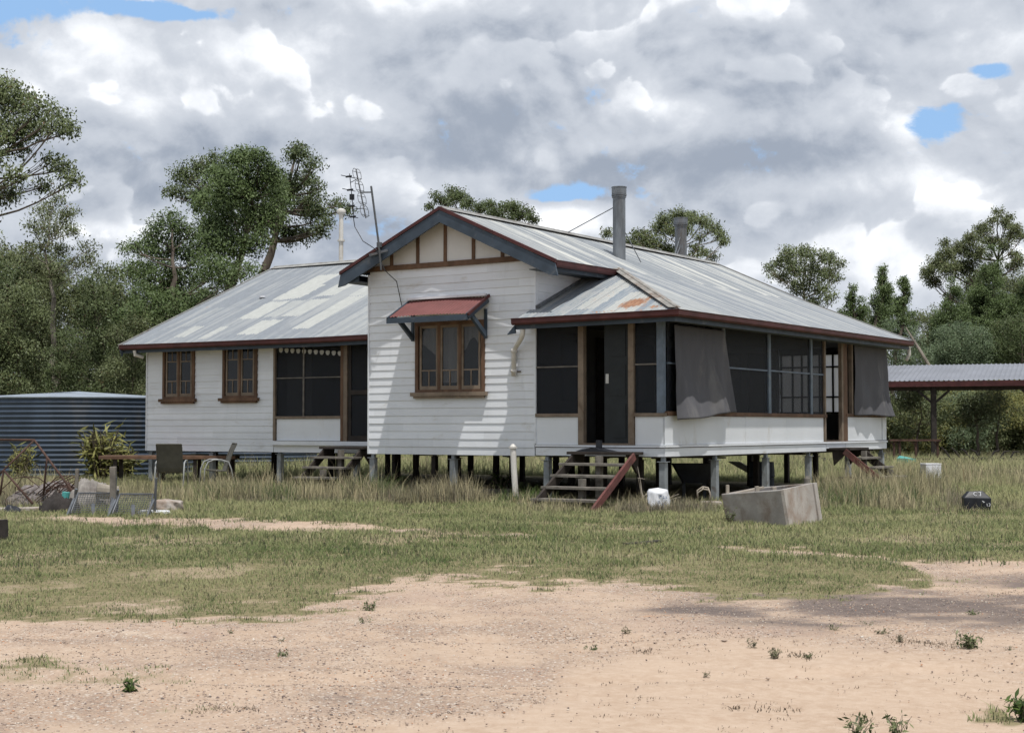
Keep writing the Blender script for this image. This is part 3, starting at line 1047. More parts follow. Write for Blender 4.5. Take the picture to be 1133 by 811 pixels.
def fascia(path, outs, h=.17, lift=-.02):
    mb = MB()
    mb.sweep([(-.006, lift), (-.032, lift), (-.032, lift-h), (-.006, lift-h)], [P(*p) for p in path], [(-o[0], o[1]) for o in outs])
    return mb.build('fascia', M['blue'], house)


path = [(2.84, -.46, 3.36), (-.46, -.46, 3.385), (-.46, 11.6, 3.425)]
outs = [(0, -1), (-1, -1), (-1, 0)]
gutter('gutter', path, outs)
fascia(path, outs)
path = [(15.75, 1.74, 3.375), (12.4, 1.74, 3.36), (9.5, 1.74, 3.35), (6.64, 1.74, 3.375)]
outs = [(0, -1)]*4
gutter('gutter', path, outs)
fascia(path, outs)
path = [(2.14, -.30, 4.41), (2.14, 2.08, 4.43)]
gutter('gutter', path, [(-1, 0)]*2)
fascia(path, [(-1, 0)]*2, .16)
mb = MB()
hb(mb, -.43, 2.8, -.43, -.04, 3.235, 3.25)
hb(mb, -.43, -.03, -.035, 11.5, 3.24, 3.255)
hb(mb, 6.66, 15.7, 1.77, 2.16, 3.24, 3.255)
hb(mb, 2.17, 2.64, -.28, 2.1, 4.27, 4.285)
hb(mb, 6.64, 7.04, -.28, 2.6, 4.26, 4.275)
mb.build_each('soffit', M['soffit'], house)

# barge boards with red edge capping
mb = MB()
mr = MB()
APEX = (4.62, 5.575)
sl = .452
for sg, end in ((1, 7.07), (-1, 2.03)):
    e = (end, APEX[1]-abs(end-APEX[0])*sl)
    tail = .09*sg
    q = [(-APEX[0], APEX[1]-.05), (-e[0], e[1]-.05), (-(e[0]+tail), e[1]-.05-.29), (-APEX[0], APEX[1]-.05-.235)]
    q = [q[0], q[1], (-(e[0]+tail*.7), e[1]-.29), (-(e[0]-.10*sg), e[1]-.265), q[3]]
    mb.prism(q, 'y', -.37, -.335)
    mr.prism([(-APEX[0], APEX[1]+.02), (-(e[0]+.02*sg), e[1]+.02), (-(e[0]+.02*sg), e[1]-.045), (-APEX[0], APEX[1]-.045)], 'y', -.385, -.325)
mb.build_each('barge_board', M['blue'], house)
mr.build_each('barge_capping', M['red'], house)
mb = MB()
mb.bar(P(6.64, -.31, 4.36), P(7.05, -.31, 4.36), .02, .2)
mb.bar(P(7.06, -.31, 4.37), P(7.06, 3.6, 4.37), .03, .17)
mb.build('fascia', M['blue'], house)
# verges of the left wing and the far end
mb = MB()
for u, v0, v1, z0, z1 in ((15.77, 1.65, 7.1, 3.36, 5.74), (15.77, 7.1, 12.5, 5.74, 3.38)):
    mb.bar(P(u, v0, z0-.05), P(u, v1, z1-.05), .03, .16)
mb.bar(P(-.5, 11.62, 3.39), P(2.1, 11.62, 4.42), .03, .16)
mb.bar(P(2.1, 11.62, 4.42), P(4.62, 11.62, 5.55), .03, .16)
mb.bar(P(4.62, 11.62, 5.55), P(7.0, 11.62, 4.45), .03, .16)
mb.build_each('verge_board', M['ridge'], house)
mb = MB()                        # small bracket ends below eave corners
mb.prism([(1.62, 3.26), (1.70, 3.10), (1.74, 3.26)], 'x', -15.74, -15.70)
mb.prism([(-2.82, 3.24), (-2.98, 3.08), (-2.80, 3.10)], 'y', -.50, -.46)
mb.build_each('eave_bracket', M['blue'], house)
mb = MB()
mb.tube([P(15.28, 1.70, 3.24), P(15.28, 1.72, 3.13), P(15.20, 1.9, 3.08)], .045, 8)
mb.tube([P(-.42, 11.68, 3.30), P(-.42, 11.70, 3.12), P(-.36, 11.66, 2.98)], .045, 8)
mb.build_each('gutter_outlet', M['pvc'], house)


# --- windows
def window(u0, u1, z0, z1, v, n, toprow, label, curtain=0):
    fr = MB()
    t_ = .07
    hb(fr, u0, u0+t_, v-.05, v+.06, z0, z1)
    hb(fr, u1-t_, u1, v-.05, v+.06, z0, z1)
    hb(fr, u0+t_, u1-t_, v-.05, v+.06, z1-t_, z1)
    hb(fr, u0+t_, u1-t_, v-.05, v+.06, z0, z0+.05)
    wdt = (u1-u0-2*t_)/n
    for i in range(1, n):
        c = u0+t_+i*wdt
        hb(fr, c-.03, c+.03, v-.045, v+.055, z0+.05, z1-t_)
    f = fr.build('window', M['brown'], house)
    f['label'] = label
    sl_ = MB()
    hb(sl_, u0-.07, u1+.07, v-.115, v-.028, z0-.075, z0-.002)
    hb(sl_, u0-.01, u1+.01, v-.09, v-.028, z0-.12, z0-.077)
    sl_.build('sill', M['tan' if n == 3 else 'brown'], f)
    for i in range(n):
        a = u0+t_+i*wdt+.03
        b_ = a+wdt-.06
        sb = MB()
        st = .045
        y0, y1 = v-.03, v+.005
        hb(sb, a, a+st, y0, y1, z0+.05, z1-t_)
        hb(sb, b_-st, b_, y0, y1, z0+.05, z1-t_)
        hb(sb, a+st, b_-st, y0, y1, z0+.05, z0+.05+.07)
        hb(sb, a+st, b_-st, y0, y1, z1-t_-.05, z1-t_)
        zl = z0+.42
        hb(sb, a+st, b_-st, y0+.004, y1-.004, zl-.012, zl+.014)
        m_ = (a+b_)/2
        hb(sb, m_-.012, m_+.012, y0+.006, y1-.006, z0+.12, zl-.012)
        if toprow:
            zt = z1-.36
            hb(sb, a+st, b_-st, y0+.004, y1-.004, zt-.012, zt+.014)
            hb(sb, m_-.012, m_+.012, y0+.006, y1-.006, zt+.014, z1-t_-.05)
        sb.build('sash', M['tan'], f)
    gl = MB()
    hb(gl, u0+t_, u1-t_, v-.014, v-.010, z0+.05, z1-t_)
    gl.build('pane', M['glass'], f)
    if curtain:
        cb = MB()
        zt = z1-.08
        for i in range(3):
            a = u0+t_+i*wdt
            b_ = a+wdt
            k = 12
            drop = [(.55 if i != 1 else .98), (.98 if i == 0 else (.55 if i == 2 else .98))]
            top, bot = [], []
            for j in range(k+1):
                x = a+(b_-a)*j/k
                yy = v+.05+.012*math.sin(j*2.1+i)
                fr_ = j/k                      # u grows to the left
                if i == 1: dz = 1.1
                elif i == 2: dz = .30+.36*(1-fr_)
                else: dz = .38+.14*math.cos(fr_*6.3)
                top.append(P(x, yy, zt))
                bot.append(P(x, yy, zt-dz))
            cb.add(top+bot, [(j, j+1, k+2+j, k+1+j) for j in range(k)])
        cb.build('curtain', M['curtain'], f)
    return f


window(GW[0], GW[1], GW[2], GW[3], 0.0, 3, False, 'three-light casement window under the red hood', 1)
window(LW1[0], LW1[1], LW1[2], LW1[3], 2.2, 2, True, 'left casement window of the left wing')
window(LW2[0], LW2[1], LW2[2], LW2[3], 2.2, 2, True, 'right casement window of the left wing')
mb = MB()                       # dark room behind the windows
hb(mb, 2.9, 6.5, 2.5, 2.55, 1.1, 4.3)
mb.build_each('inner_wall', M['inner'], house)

# --- window hood
hood = corr('window_hood', M['hood_red'], house, 'u', 3.74, 5.60, lambda s: np.full_like(s, -.68), lambda s: np.full_like(s, -.02),
            lambda s, t_: (s, t_, 3.845+.02*np.sin((s-3.74)/1.96*math.pi)+(t_+.02)*.54), rows=4)
mb = MB()
hb(mb, 3.74, 5.60, -.12, -.028, 3.862, 3.905)
mb.build('flashing', M['sack'], hood)
mb = MB()
hb(mb, 3.72, 5.62, -.72, -.69, 3.37, 3.475)
mb.build('fascia', M['blue'], hood)
mb = MB()
for u in (3.73, 5.59):
    mb.bar(P(u, -.70, 3.435), P(u, -.03, 3.80), .035, .12)
    w_u = 3.77 if u < 4 else 5.50
    mb.bar(P(w_u, -.50, 3.46), P(w_u, -.045, 3.12), .06, .085)
    hb(mb, w_u-.03, w_u+.03, -.06, -.028, 3.06, 3.62)
mb.build_each('bracket', M['blue'], hood)
mb = MB()
mb.bar(P(3.70, -.72, 3.47), P(3.70, -.02, 3.875), .03, .05)
mb.build('edge_capping', M['red'], hood)

# --- verandah: skirt, panels, rails, posts, screens
mb = MB()
hb(mb, .0, 2.66, -.022, .012, .87, 1.015)          # front skirt
hb(mb, -.022, .012, -.022, 7.40, .872, 1.02)       # side skirt
hb(mb, -.022, .012, 8.55, 11.2, .885, 1.03)
hb(mb, -.022, .012, 7.42, 8.53, .93, 1.03)
hb(mb, .0, 2.66, -.045, -.0, 1.03, 1.065)
hb(mb, -.045, .0, -.045, 11.22, 1.035, 1.07)
mb.build_each('skirting', M['white'], house)
mb = MB()
hb(mb, 1.76, 2.66, -.012, .02, 1.07, 1.57)
hb(mb, .0, .58, -.012, .02, 1.07, 1.57)
hb(mb, -.012, .02, -.012, 3.3, 1.075, 1.585)
hb(mb, -.012, .02, 3.306, 5.3, 1.075, 1.59)
hb(mb, -.012, .02, 5.306, 7.28, 1.075, 1.60)
hb(mb, -.012, .02, 8.66, 10.9, 1.085, 1.615)
hb(mb, -.02, .02, 10.93, 11.2, 1.085, 1.62)
hb(mb, 9.16, 11.10, 2.185, 2.22, 1.085, 1.575)
mb.build_each('infill_panel', M['white_panel'], house)
mb = MB()
hb(mb, 1.70, 2.66, -.045, .03, 1.575, 1.635)
hb(mb, -.03, .64, -.045, .03, 1.575, 1.635)
hb(mb, 9.12, 11.14, 2.15, 2.24, 1.58, 1.635)
mb.build_each('sill_rail', M['tan'], house)
mb = MB()
hb(mb, -.045, .03, .04, 7.42, 1.592, 1.665)
hb(mb, -.045, .03, 8.56, 11.12, 1.622, 1.69)
mb.build_each('sill_rail', M['brown'], house)
mb = MB()
for u0, u1 in ((1.62, 1.735), (.59, .70)):
    hb(mb, u0, u1, -.05, .06, 1.068, 3.30)
hb(mb, 8.99, 9.17, 2.14, 2.26, 1.08, 3.33)
hb(mb, 11.12, 11.18, 2.14, 2.24, 1.08, 3.33)
hb(mb, -.04, .04, 8.30, 8.40, 1.07, 3.30)
hb(mb, -.04, .04, 8.92, 9.0, 1.69, 3.30)
hb(mb, -.04, .04, 7.30, 7.38, 1.07, 3.30)
hb(mb, .70, 1.62, -.05, .04, 1.068, 1.10)
mb.build_each('door_post', M['tan'], house)
mb = MB()
hb(mb, 9.10, 9.17, 2.13, 2.14, 1.08, 3.33)
hb(mb, -.035, .035, 8.41, 8.66, 1.07, 3.30)
mb.build_each('door_post', M['brown'], house)
mb = MB()
hb(mb, .02, .14, -.03, .09, 1.6, 3.30)
hb(mb, -.03, .05, 4.38, 4.50, 1.66, 3.30)
hb(mb, -.03, .05, 6.56, 6.66, 1.66, 3.30)
hb(mb, -.03, .05, 11.06, 11.15, 1.69, 3.30)
hb(mb, -.03, .05, 2.3, 2.40, 1.66, 3.30)
mb.build_each('post', M['bluegrey'], house)
mb = MB()
hb(mb, -.02, .02, .10, 4.38, 2.495, 2.525)
hb(mb, -.02, .02, 4.50, 7.30, 2.50, 2.53)
mb.build_each('mid_rail', M['bluegrey'], house)
mb = MB()
hb(mb, 1.76, 2.66, -.02, .015, 2.475, 2.50)
hb(mb, .14, .58, -.02, .015, 2.48, 2.505)
hb(mb, 9.17, 11.12, 2.17, 2.2, 2.49, 2.512)
hb(mb, 10.27, 10.31, 2.17, 2.2, 1.635, 3.33)
mb.build_each('mid_rail', M['greytimber'], house)
for dims in ((1.76, 2.655, .0, .002, 1.635, 3.30), (.14, .58, .0, .002, 1.635, 3.30), (9.17, 11.12, 2.19, 2.192, 1.635, 3.33)):
    mb = MB()
    hb(mb, *dims)
    mb.build('insect_screen', M['screen'], house)
for v0, v1 in ((.10, 2.30), (2.40, 4.38), (4.50, 6.56), (6.66, 7.30), (9.0, 11.06)):
    mb = MB()
    hb(mb, .0, .002, v0, v1, 1.665, 3.30)
    mb.build('insect_screen', M['screen'], house)
# doors
mb = MB()
hb(mb, .74, 1.24, .05, .09, 1.10, 3.28)
for z0, z1 in ((1.2, 1.8), (1.95, 2.5), (2.65, 3.15)):
    hb(mb, .80, 1.10, .038, .05, z0, z1)
d_ = mb.build('door', simple('dark_green_door', (.016, .02, .022), .5, .2, 4), house)
mb = MB()
hb(mb, 1.15, 1.62, .9, .94, 1.10, 3.28)
hb(mb, 1.20, 1.57, .885, .9, 1.2, 1.9)
hb(mb, 1.20, 1.57, .885, .9, 2.1, 3.1)
d_ = mb.build('door', simple('dark_brown_door', (.028, .018, .015), .6, .2, 4), house)
d_['label'] = 'dark brown inner door standing behind the open left half of the doorway'
mb = MB()
hb(mb, 1.15, 1.21, .042, .049, 2.17, 2.34)
mb.build('notice', M['blind_white'], d_)
mb = MB()
hb(mb, 8.28, 8.97, 2.19, 2.192, 1.1, 3.33)
dl = mb.build('screen_door', M['screen'], house)
mb = MB()
hb(mb, 8.90, 8.98, 2.17, 2.21, 1.09, 3.33)
hb(mb, 8.30, 8.90, 2.17, 2.21, 1.09, 1.20)
hb(mb, 8.30, 8.90, 2.17, 2.21, 2.1, 2.2)
mb.build('door_frame', M['darktimber'], dl)
mb = MB()
hb(mb, 6.8, 8.26, 2.17, 2.22, 1.09, 3.33)
mb.build('wall', M['white'], house)
# end wall of the side verandah with glazed sashes
mb = MB()
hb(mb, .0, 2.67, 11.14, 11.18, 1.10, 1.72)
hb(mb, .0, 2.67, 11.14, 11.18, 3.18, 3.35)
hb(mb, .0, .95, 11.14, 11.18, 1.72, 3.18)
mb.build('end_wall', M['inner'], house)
mb = MB()
for u in (.98, 1.28, 1.55, 1.62, 1.85, 2.08, 2.32, 2.62):
    hb(mb, u-.02, u+.02, 11.13, 11.19, 1.72, 3.18)
for z in (1.74, 2.12, 2.85, 3.16):
    hb(mb, .96, 2.66, 11.132, 11.188, z-.018, z+.018)
ew = mb.build('window', M['darktimber'], house)
mb = MB()
hb(mb, .98, 2.64, 11.158, 11.164, 1.74, 3.16)
mb.build('pane', M['frosted'], ew)
mb = MB()
hb(mb, 7.42, 7.46, .3, .34, 1.1, 1.12)
# valance behind the left wing screen
mb = MB()
for i in range(11):
    u = 10.98-i*.175
    z = 3.17-.02*i*.6
    pts = [(-(u+.06*math.cos(a)), z+.085*math.sin(a)) for a in np.linspace(math.pi, 2*math.pi, 9)]
    mb.prism(pts+[(-(u+.03), z+.02), (-(u-.03), z+.02)], 'y', 2.172, 2.182)
mb.build('scalloped_valance', M['blind_white'], house)
# curtain hanging inside the left porch
mb = MB()
hb(mb, 10.33, 11.08, 2.5, 2.52, 1.2, 3.3)
mb.build('curtain', simple('porch_blind', (.20, .20, .20), .9, .08, 2), house)

# --- stumps
stump_spots = []
for u in (0.06, 2.45, 4.58, 6.55):
    for v in (.06, 2.1, 4.4, 6.6, 8.9, 11.05):
        stump_spots.append((u, v))
for u in (8.8, 11.05, 13.2, 15.25):
    for v in (2.26, 4.4, 6.6, 8.9, 11.8):
        stump_spots.append((u, v))
stump_spots += [(1.2, 1.3), (1.25, 6.6), (5.1, .9), (3.5, 3.2), (1.2, 4.4), (1.2, 9.8), (5.6, 5.4), (10.1, 3.2)]
for i, (u, v) in enumerate(stump_spots):
    mb = MB()
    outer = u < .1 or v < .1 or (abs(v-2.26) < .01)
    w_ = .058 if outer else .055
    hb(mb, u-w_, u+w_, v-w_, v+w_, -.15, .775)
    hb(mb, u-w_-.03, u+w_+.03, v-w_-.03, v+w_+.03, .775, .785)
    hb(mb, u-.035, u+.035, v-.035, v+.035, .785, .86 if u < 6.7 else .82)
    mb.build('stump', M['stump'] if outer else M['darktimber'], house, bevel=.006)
# --- downpipe, cable, brackets
mb = MB()
mb.tube([P(2.70, -.40, 3.27), P(2.70, -.40, 3.10), P(2.74, -.38, 3.02), P(3.00, -.14, 2.90), P(3.10, -.09, 2.80), P(3.10, -.09, 2.33)], .047, 10)
mb.tube([P(3.10, -.09, 2.45), P(3.10, -.09, 2.40)], .058, 10)
mb.tube([P(3.09, -.09, 2.84), P(3.10, -.09, 2.76)], .056, 10)
mb.build('downpipe', M['pvc'], house, smooth=True)
mb = MB()
hb(mb, 2.98, 3.2, -.05, -.03, 2.41, 2.43)
mb.build('pipe_bracket', M['rust'], house)

# chimneys and flues (stand on the roof iron)


def chimney(uv_, z0, z1, r, name, stays, cap=True, mat=M['galv_pipe'], lean=0.0):
    u, v = uv_
    mb = MB()
    a, b_ = np.array(P(u, v, z0)), np.array(P(u-lean, v, z1))
    L_ = z1-z0
    mb.tube([a, b_], r, 20)
    if cap:
        for f0, f1, k in ((.86, .875, 1.14), (.885, .90, 1.2), (.905, .99, 1.16), (.99, 1.0, 1.22)):
            mb.tube([a+(b_-a)*f0, a+(b_-a)*f1], r*k, 20)
    for q, f in stays:
        mb.tube([np.array(P(*q)), a+(b_-a)*f], .011, 5)
    return mb.build(name, mat, roof_m, smooth=False)


chimney((3.30, 4.25), 4.86, 6.47, .135, 'chimney', [((4.62, 4.30, 5.60), .77), ((3.05, 4.75, 4.90), .55)], lean=-.0)
chimney((5.35, 11.1), 5.2, 6.78, .155, 'chimney', [((4.62, 9.35, 5.62), .72), ((4.62, 9.45, 5.62), .55)])
mb = MB()
c0 = np.array(P(14.05, 7.9, 5.4))
c1 = np.array(P(14.05, 7.9, 7.30))
mb.tube([c0, c1], .062, 12)
mb.tube([c1+(0, 0, -.12), c1+(0, 0, -.06), c1+(0, 0, .0), c1+(0, 0, .04)], [.08, .125, .125, .06], 14)
mb.tube([c0+(c1-c0)*.55, c0+(c1-c0)*.575], .10, 12)
mb.build('flue', M['pvc'], roof_w)


# ------------------------------------------------------------------ things on and around the house
def HP(u, v, z):
    return np.array(HW(u, v, z))


# TV antenna strapped to the barge
ant = empty('antenna', HW(6.05, -.42, 4.9), HA, 'tall thin television antenna strapped to the left slope of the gable', 'antenna')


def AL(u, v, z):
    return (-(u-6.05), v+.42, z-4.9)


mb = MB()
mb.tube([AL(5.99, -.42, 4.45), AL(6.05, -.42, 4.95), AL(6.25, -.42, 6.12)], .021, 8)
mb.build('mast', M['wire'], ant)
mb = MB()
mb.tube([AL(6.24, -.42, 6.0), AL(6.50, -.42, 6.02)], .014, 6)
top, bot = np.array(AL(6.64, -.42, 6.50)), np.array(AL(6.38, -.42, 5.5))
for k in range(4):
    for dy in (-.28, .28):
        f0 = .02+k*.25
        c = top+(bot-top)*(f0+.09)
        ring = [c+np.array((.055*math.cos(a), dy*.2, 0))+(bot-top)*.115*math.sin(a) for a in np.linspace(0, 2*math.pi, 15)]
        mb.tube(ring, .007, 4, caps=False)
mb.tube([top, bot], .014, 6)
for k in range(8):
    f = (k+.5)/8
    c = top+(bot-top)*f
    mb.tube([c+np.array((-.0, -.13, 0)), c+np.array((0, .13, 0))], .0055, 4)
mb.build('reflector', M['wire'], ant)
mb = MB()
t2, b2 = np.array(AL(6.80, -.42, 6.42)), np.array(AL(6.68, -.42, 5.52))
mb.tube([t2, b2], .009, 5)
for f in (.06, .36, .72, .96):
    c = t2+(b2-t2)*f
    mb.tube([c+np.array((-.10, 0, .0)), c+np.array((.04, 0, 0))], .02, 6)
    mb.tube([c+np.array((-.06, -.2, 0)), c+np.array((-.06, .2, 0))], .008, 4)
for f in (.2, .8):
    mb.tube([t2+(b2-t2)*f, top+(bot-top)*f], .008, 4)
mb.tube([t2+(b2-t2)*.52+np.array((.0, 0, .05)), t2+(b2-t2)*.52+np.array((0, 0, -.06))], .05, 8)
mb.build('dipoles', M['black'], ant)
mb = MB()
mb.tube([AL(6.70, -.42, 5.55), AL(6.66, -.42, 5.35), AL(6.45, -.42, 5.05), AL(6.1, -.42, 4.85), AL(6.0, -.40, 4.6), AL(5.93, -.39, 4.45),
         AL(5.86, -.10, 4.25), AL(5.82, -.06, 4.0), AL(5.76, -.055, 3.75), AL(5.68, -.05, 3.6)], .009, 5)
mb.build('cable', M['black'], ant)
mb = MB()
mb.bar(AL(5.85, -.40, 4.83), AL(6.3, -.40, 4.76), .03, .05)
mb.bar(AL(6.05, -.43, 4.95), AL(6.05, -.38, 4.95), .1, .1)
mb.build('bracket', M['greymetal'], ant)


def cloth_mesh(name, u_out, v0t, v1t, z_t, v0b, v1b, z0b, z1b, label, seed, lifts):
    n, m_ = 60, 50
    a = np.linspace(0, 1, n)[:, None]
    b_ = np.linspace(0, 1, m_)[None]
    vt = v0t+(v1t-v0t)*a
    vb = v0b+(v1b-v0b)*a
    k = b_**1.15
    V = vt*(1-k)+vb*k
    zb = z0b+(z1b-z0b)*a+.012*np.sin(a*9+seed)*b_
    Z = z_t*(1-b_)+zb*b_
    fold = .018*np.sin(a*23+b_*2+seed)+.028*np.sin(a*11+seed*2-b_*3)+.05*(fbm(a*4+b_*0, b_*2.5+a*0+seed, 5)-.5)
    fold = fold+.03*np.exp(-((a-.62-.25*(b_-.2))/.025)**2)*np.clip(b_*1.6, 0, 1)-.03*np.exp(-((a-.66-.25*(b_-.2))/.03)**2)*np.clip(b_*1.6, 0, 1)+.02*np.exp(-((a-.2+.1*b_)/.03)**2)*b_
    out = .065+fold*(.25+.9*b_)+lifts[0]*b_**3*np.exp(-((a-lifts[1])/.4)**2)+.03*b_
    U = -out
    i = np.arange(n*m_).reshape(n, m_)
    Fs = np.stack([i[:-1, :-1], i[1:, :-1], i[1:, 1:], i[:-1, 1:]], -1).reshape(-1, 4)
    W = np.stack([-(U+0*V), V, Z+0*V], -1).reshape(-1, 3)
    me = arr_mesh(name, W, Fs, smooth=True)
    o = link(name, me, M['cloth'])
    o.location = HO
    o.rotation_euler = (0, 0, HA)
    md = o.modifiers.new('thick', 'SOLIDIFY')
    md.thickness = .004
    return tag(o, label, 'shade cloth', 'grey shade cloths hanging on the side verandah')


cloth_mesh('shade_cloth', 0, .24, 2.28, 3.19, .20, 2.75, 1.50, 1.68, 'wide grey shade cloth hanging beside the front corner post of the verandah', 1.3, (.16, .35))
cloth_mesh('shade_cloth', 0, 9.02, 11.12, 3.24, 9.0, 11.35, 1.66, 1.64, 'grey shade cloth hanging at the far right end of the verandah', 4.1, (.14, .8))


def stairs(name, origin, ang, width, n, run, rise, ztop, label, strings=True, red_sides=(1,), tread_mat='greytimber', plat=.5):
    """timber steps; local x across, local -y away from the house"""
    e = empty(name, origin, ang, label, 'steps')
    mb = MB()
    mb.box(-width/2-.02, width/2+.02, -plat, -.02, ztop-.05, ztop)
    mb.build('landing', M['darktimber'], e, bevel=.006)
    mb = MB()
    mb.prism([(-.06, ztop-.05), (-plat+.05, ztop-.05), (-.10, ztop-.38)], 'x', -width/2+.05, -width/2+.10)
    mb.prism([(-.06, ztop-.05), (-plat+.05, ztop-.05), (-.10, ztop-.38)], 'x', width/2-.10, width/2-.05)
    mb.build_each('bearer', M['darktimber'], e)
    for i in range(n):
        z = ztop-rise*(i+1)
        y = -plat-run*i-.02
        mb = MB()
        mb.box(-width/2+random.uniform(-.03, .01), width/2+random.uniform(-.02, .02), y-.25, y+.02, z-.045, z)
        mb.build('tread', M[tread_mat], e, bevel=.005)
    for sx in red_sides:
        mb = MB()
        mb.bar((sx*(width/2+.035), -plat+.12, ztop-.07), (sx*(width/2+.035), -plat-run*n-.12, -.02), .045, .125)
        mb.build('stringer', simple('faded_red_stringer', (.13, .05, .045), .8, .3, 5, (.09, .06, .05), .35), e)
    other = [s for s in (-1, 1) if s not in red_sides]
    for sx in other:
        mb = MB()
        mb.bar((sx*(width/2-.08), -plat+.12, ztop-.10), (sx*(width/2-.08), -plat-run*n-.10, -.02), .045, .17)
        mb.build('stringer', M['darktimber'], e)
    mb = MB()
    mb.box(.02, .12, -plat-.12, -plat-.02, -.1, ztop-.07)
    mb.box(.02, .12, -plat-run*2-.1, -plat-run*2, -.1, ztop-rise*2-.06)
    mb.build('prop_post', M['greytimber'], e)
    return e


st1 = stairs('timber_steps', HW(1.03, -.05), HA, 1.25, 4, .30, .195, .955, 'weathered open steps with one red stringer below the front doorway')
mb = MB()
mb.box(-.04, .05, -.38, -.31, .968, 1.16)
mb.prism([(-.42, .957), (.30, .957), (.12, .99), (-.05, 1.03), (-.28, 1.0)], 'y', -.46, -.16)
o = mb.build('boot_scraper', M['black'])
o.location = HW(1.10, -.05)
o.rotation_euler = (0, 0, HA)
tag(o, 'black metal stand with a short upright lying on the front landing', 'door stop')
st2 = stairs('timber_steps', HW(-.05, 8.0), HA+math.pi/2, 1.10, 3, .30, .20, .945, 'grey timber steps with a red stringer at the side verandah door', red_sides=(-1,))
st3 = stairs('timber_steps', HW(8.75, 2.1), HA, 1.2, 3, .30, .21, .965, 'dark low timber steps in tall grass below the left wing door', red_sides=(), plat=.45)

PX0 = 2.89
mb = MB()
mb.tube([HP(PX0, -.32, -.1), HP(PX0+.06, -.31, .60), HP(PX0+.09, -.30, 1.03)], .055, 12)
mb.tube([HP(PX0+.09, -.30, 1.0), HP(PX0+.09, -.30, 1.03)], .078, 12)
mb.tube([HP(PX0+.09, -.30, 1.03), HP(PX0+.092, -.30, 1.08)], [.06, .02], 12)
o = mb.build('standpipe', M['pvc'], smooth=False)
tag(o, 'leaning white pipe standing in the grass in front of the gable wall', 'pipe')

# water tanks
def tank(name, loc, r, h, label, seed):
    e = empty(name, loc, 0, label, 'water tank', 'corrugated iron water tanks behind the house')
    rows = int(h/.0762*4)
    n = 128
    z = np.linspace(0, h, rows)
    th = np.linspace(0, 2*math.pi, n+1)[:-1]
    rr = r+.016*np.sin(z*2*math.pi/.127)
    X = rr[:, None]*np.cos(th)[None]
    Y = rr[:, None]*np.sin(th)[None]
    Z = np.repeat(z[:, None], n, 1)
    i = np.arange(rows*n).reshape(rows, n)
    j = np.roll(i, -1, 1)
    Fs = np.stack([i[:-1], j[:-1], j[1:], i[1:]], -1).reshape(-1, 4)
    V_ = np.stack([X, Y, Z], -1).reshape(-1, 3)
    me = arr_mesh('tank_wall', V_, Fs, smooth=True)
    link('tank_wall', me, M['tank'], e)
    mb = MB()
    k = 48
    ring = [(r*1.01*math.cos(a), r*1.01*math.sin(a), h+.01) for a in np.arange(k)*2*math.pi/k]
    mb.add(ring+[(0, 0, h+.22)], [(q, (q+1) % k, k) for q in range(k)])
    mb.build('tank_roof', M['tankroof'], e)
    mb = MB()
    mb.tube([(r*1.005*math.cos(a), r*1.005*math.sin(a), h) for a in np.linspace(0, 2*math.pi, 65)], .03, 6, caps=False)
    mb.build('rim', M['tankroof'], e)
    return e


M['tank'] = simple('blue_grey_tank_iron', (.052, .072, .104), .6, .15, 2, (.085, .09, .10), .25, metal=.1, stretch=(1, 1, .4))
M['tankroof'] = simple('tank_roof_iron', (.34, .39, .46), .45, .12, 2, metal=.3)
tank('water_tank', (-12.25, 41.9, -.15), 3.25, 2.33, 'broad blue-grey corrugated water tank left of the house', 1)
tank('water_tank', (-8.9, 51.0, -.15), 2.2, 2.0, 'corrugated water tank glimpsed between the stumps under the left wing', 2)

# old concrete trough in front of the side verandah
tr = empty('concrete_trough', (3.85, 21.35, 0), 0, 'tilted old concrete trough with timber offcuts on its rim, in front of the verandah', 'trough')
A0, A1, A2 = np.array((3.12, 21.6)), np.array((3.84, 20.65)), np.array((4.52, 21.75))
A3 = A0+(A2-A1)
base = [A0, A1, A2, A3]
tops = [(A0[0]-.08, A0[1], .415), (A1[0]-.10, A1[1]-.0, .515), (A2[0]-.09, A2[1], .575), (A3[0]-.10, A3[1], .46)]
tz = [(.0), (-.06), (-.02), (.02)]
org = np.array((3.85, 21.35, 0))
ob = [np.array((p[0], p[1], z-.05))-org for p, z in zip(base, tz)]
ot = [np.array(q)-org for q in tops]
ctr_b, ctr_t = sum(ob)/4, sum(ot)/4
it = [ctr_t+(q-ctr_t)*.86 for q in ot]
ib = [ctr_b+(q-ctr_b)*.80+np.array((0, 0, .14)) for q in ob]
mb = MB()
mb.add(ob+ot+it+ib, [(0, 1, 5, 4), (1, 2, 6, 5), (2, 3, 7, 6), (3, 0, 4, 7), (3, 2, 1, 0),
                     (4, 5, 9, 8), (5, 6, 10, 9), (6, 7, 11, 10), (7, 4, 8, 11),
                     (8, 9, 13, 12), (9, 10, 14, 13), (10, 11, 15, 14), (11, 8, 12, 15), (12, 13, 14, 15)])
tb = mb.build('trough_body', M['concrete'], tr, bevel=.012)
mb = MB()
for (q0, q1, f0, f1) in ((1, 2, .0, .09), (1, 2, .90, 1.0)):
    a = ob[q0]+(ob[q1]-ob[q0])*f0
    b_ = ob[q0]+(ob[q1]-ob[q0])*f1
    c = ot[q0]+(ot[q1]-ot[q0])*f0
    d = ot[q0]+(ot[q1]-ot[q0])*f1
    nrm = np.cross(b_-a, c-a)
    nrm = nrm/np.linalg.norm(nrm)
    mb.hexa([a-nrm*.01, b_-nrm*.01, d-nrm*.01, c-nrm*.01], [a+nrm*.035, b_+nrm*.035, d+nrm*.035, c+nrm*.035])
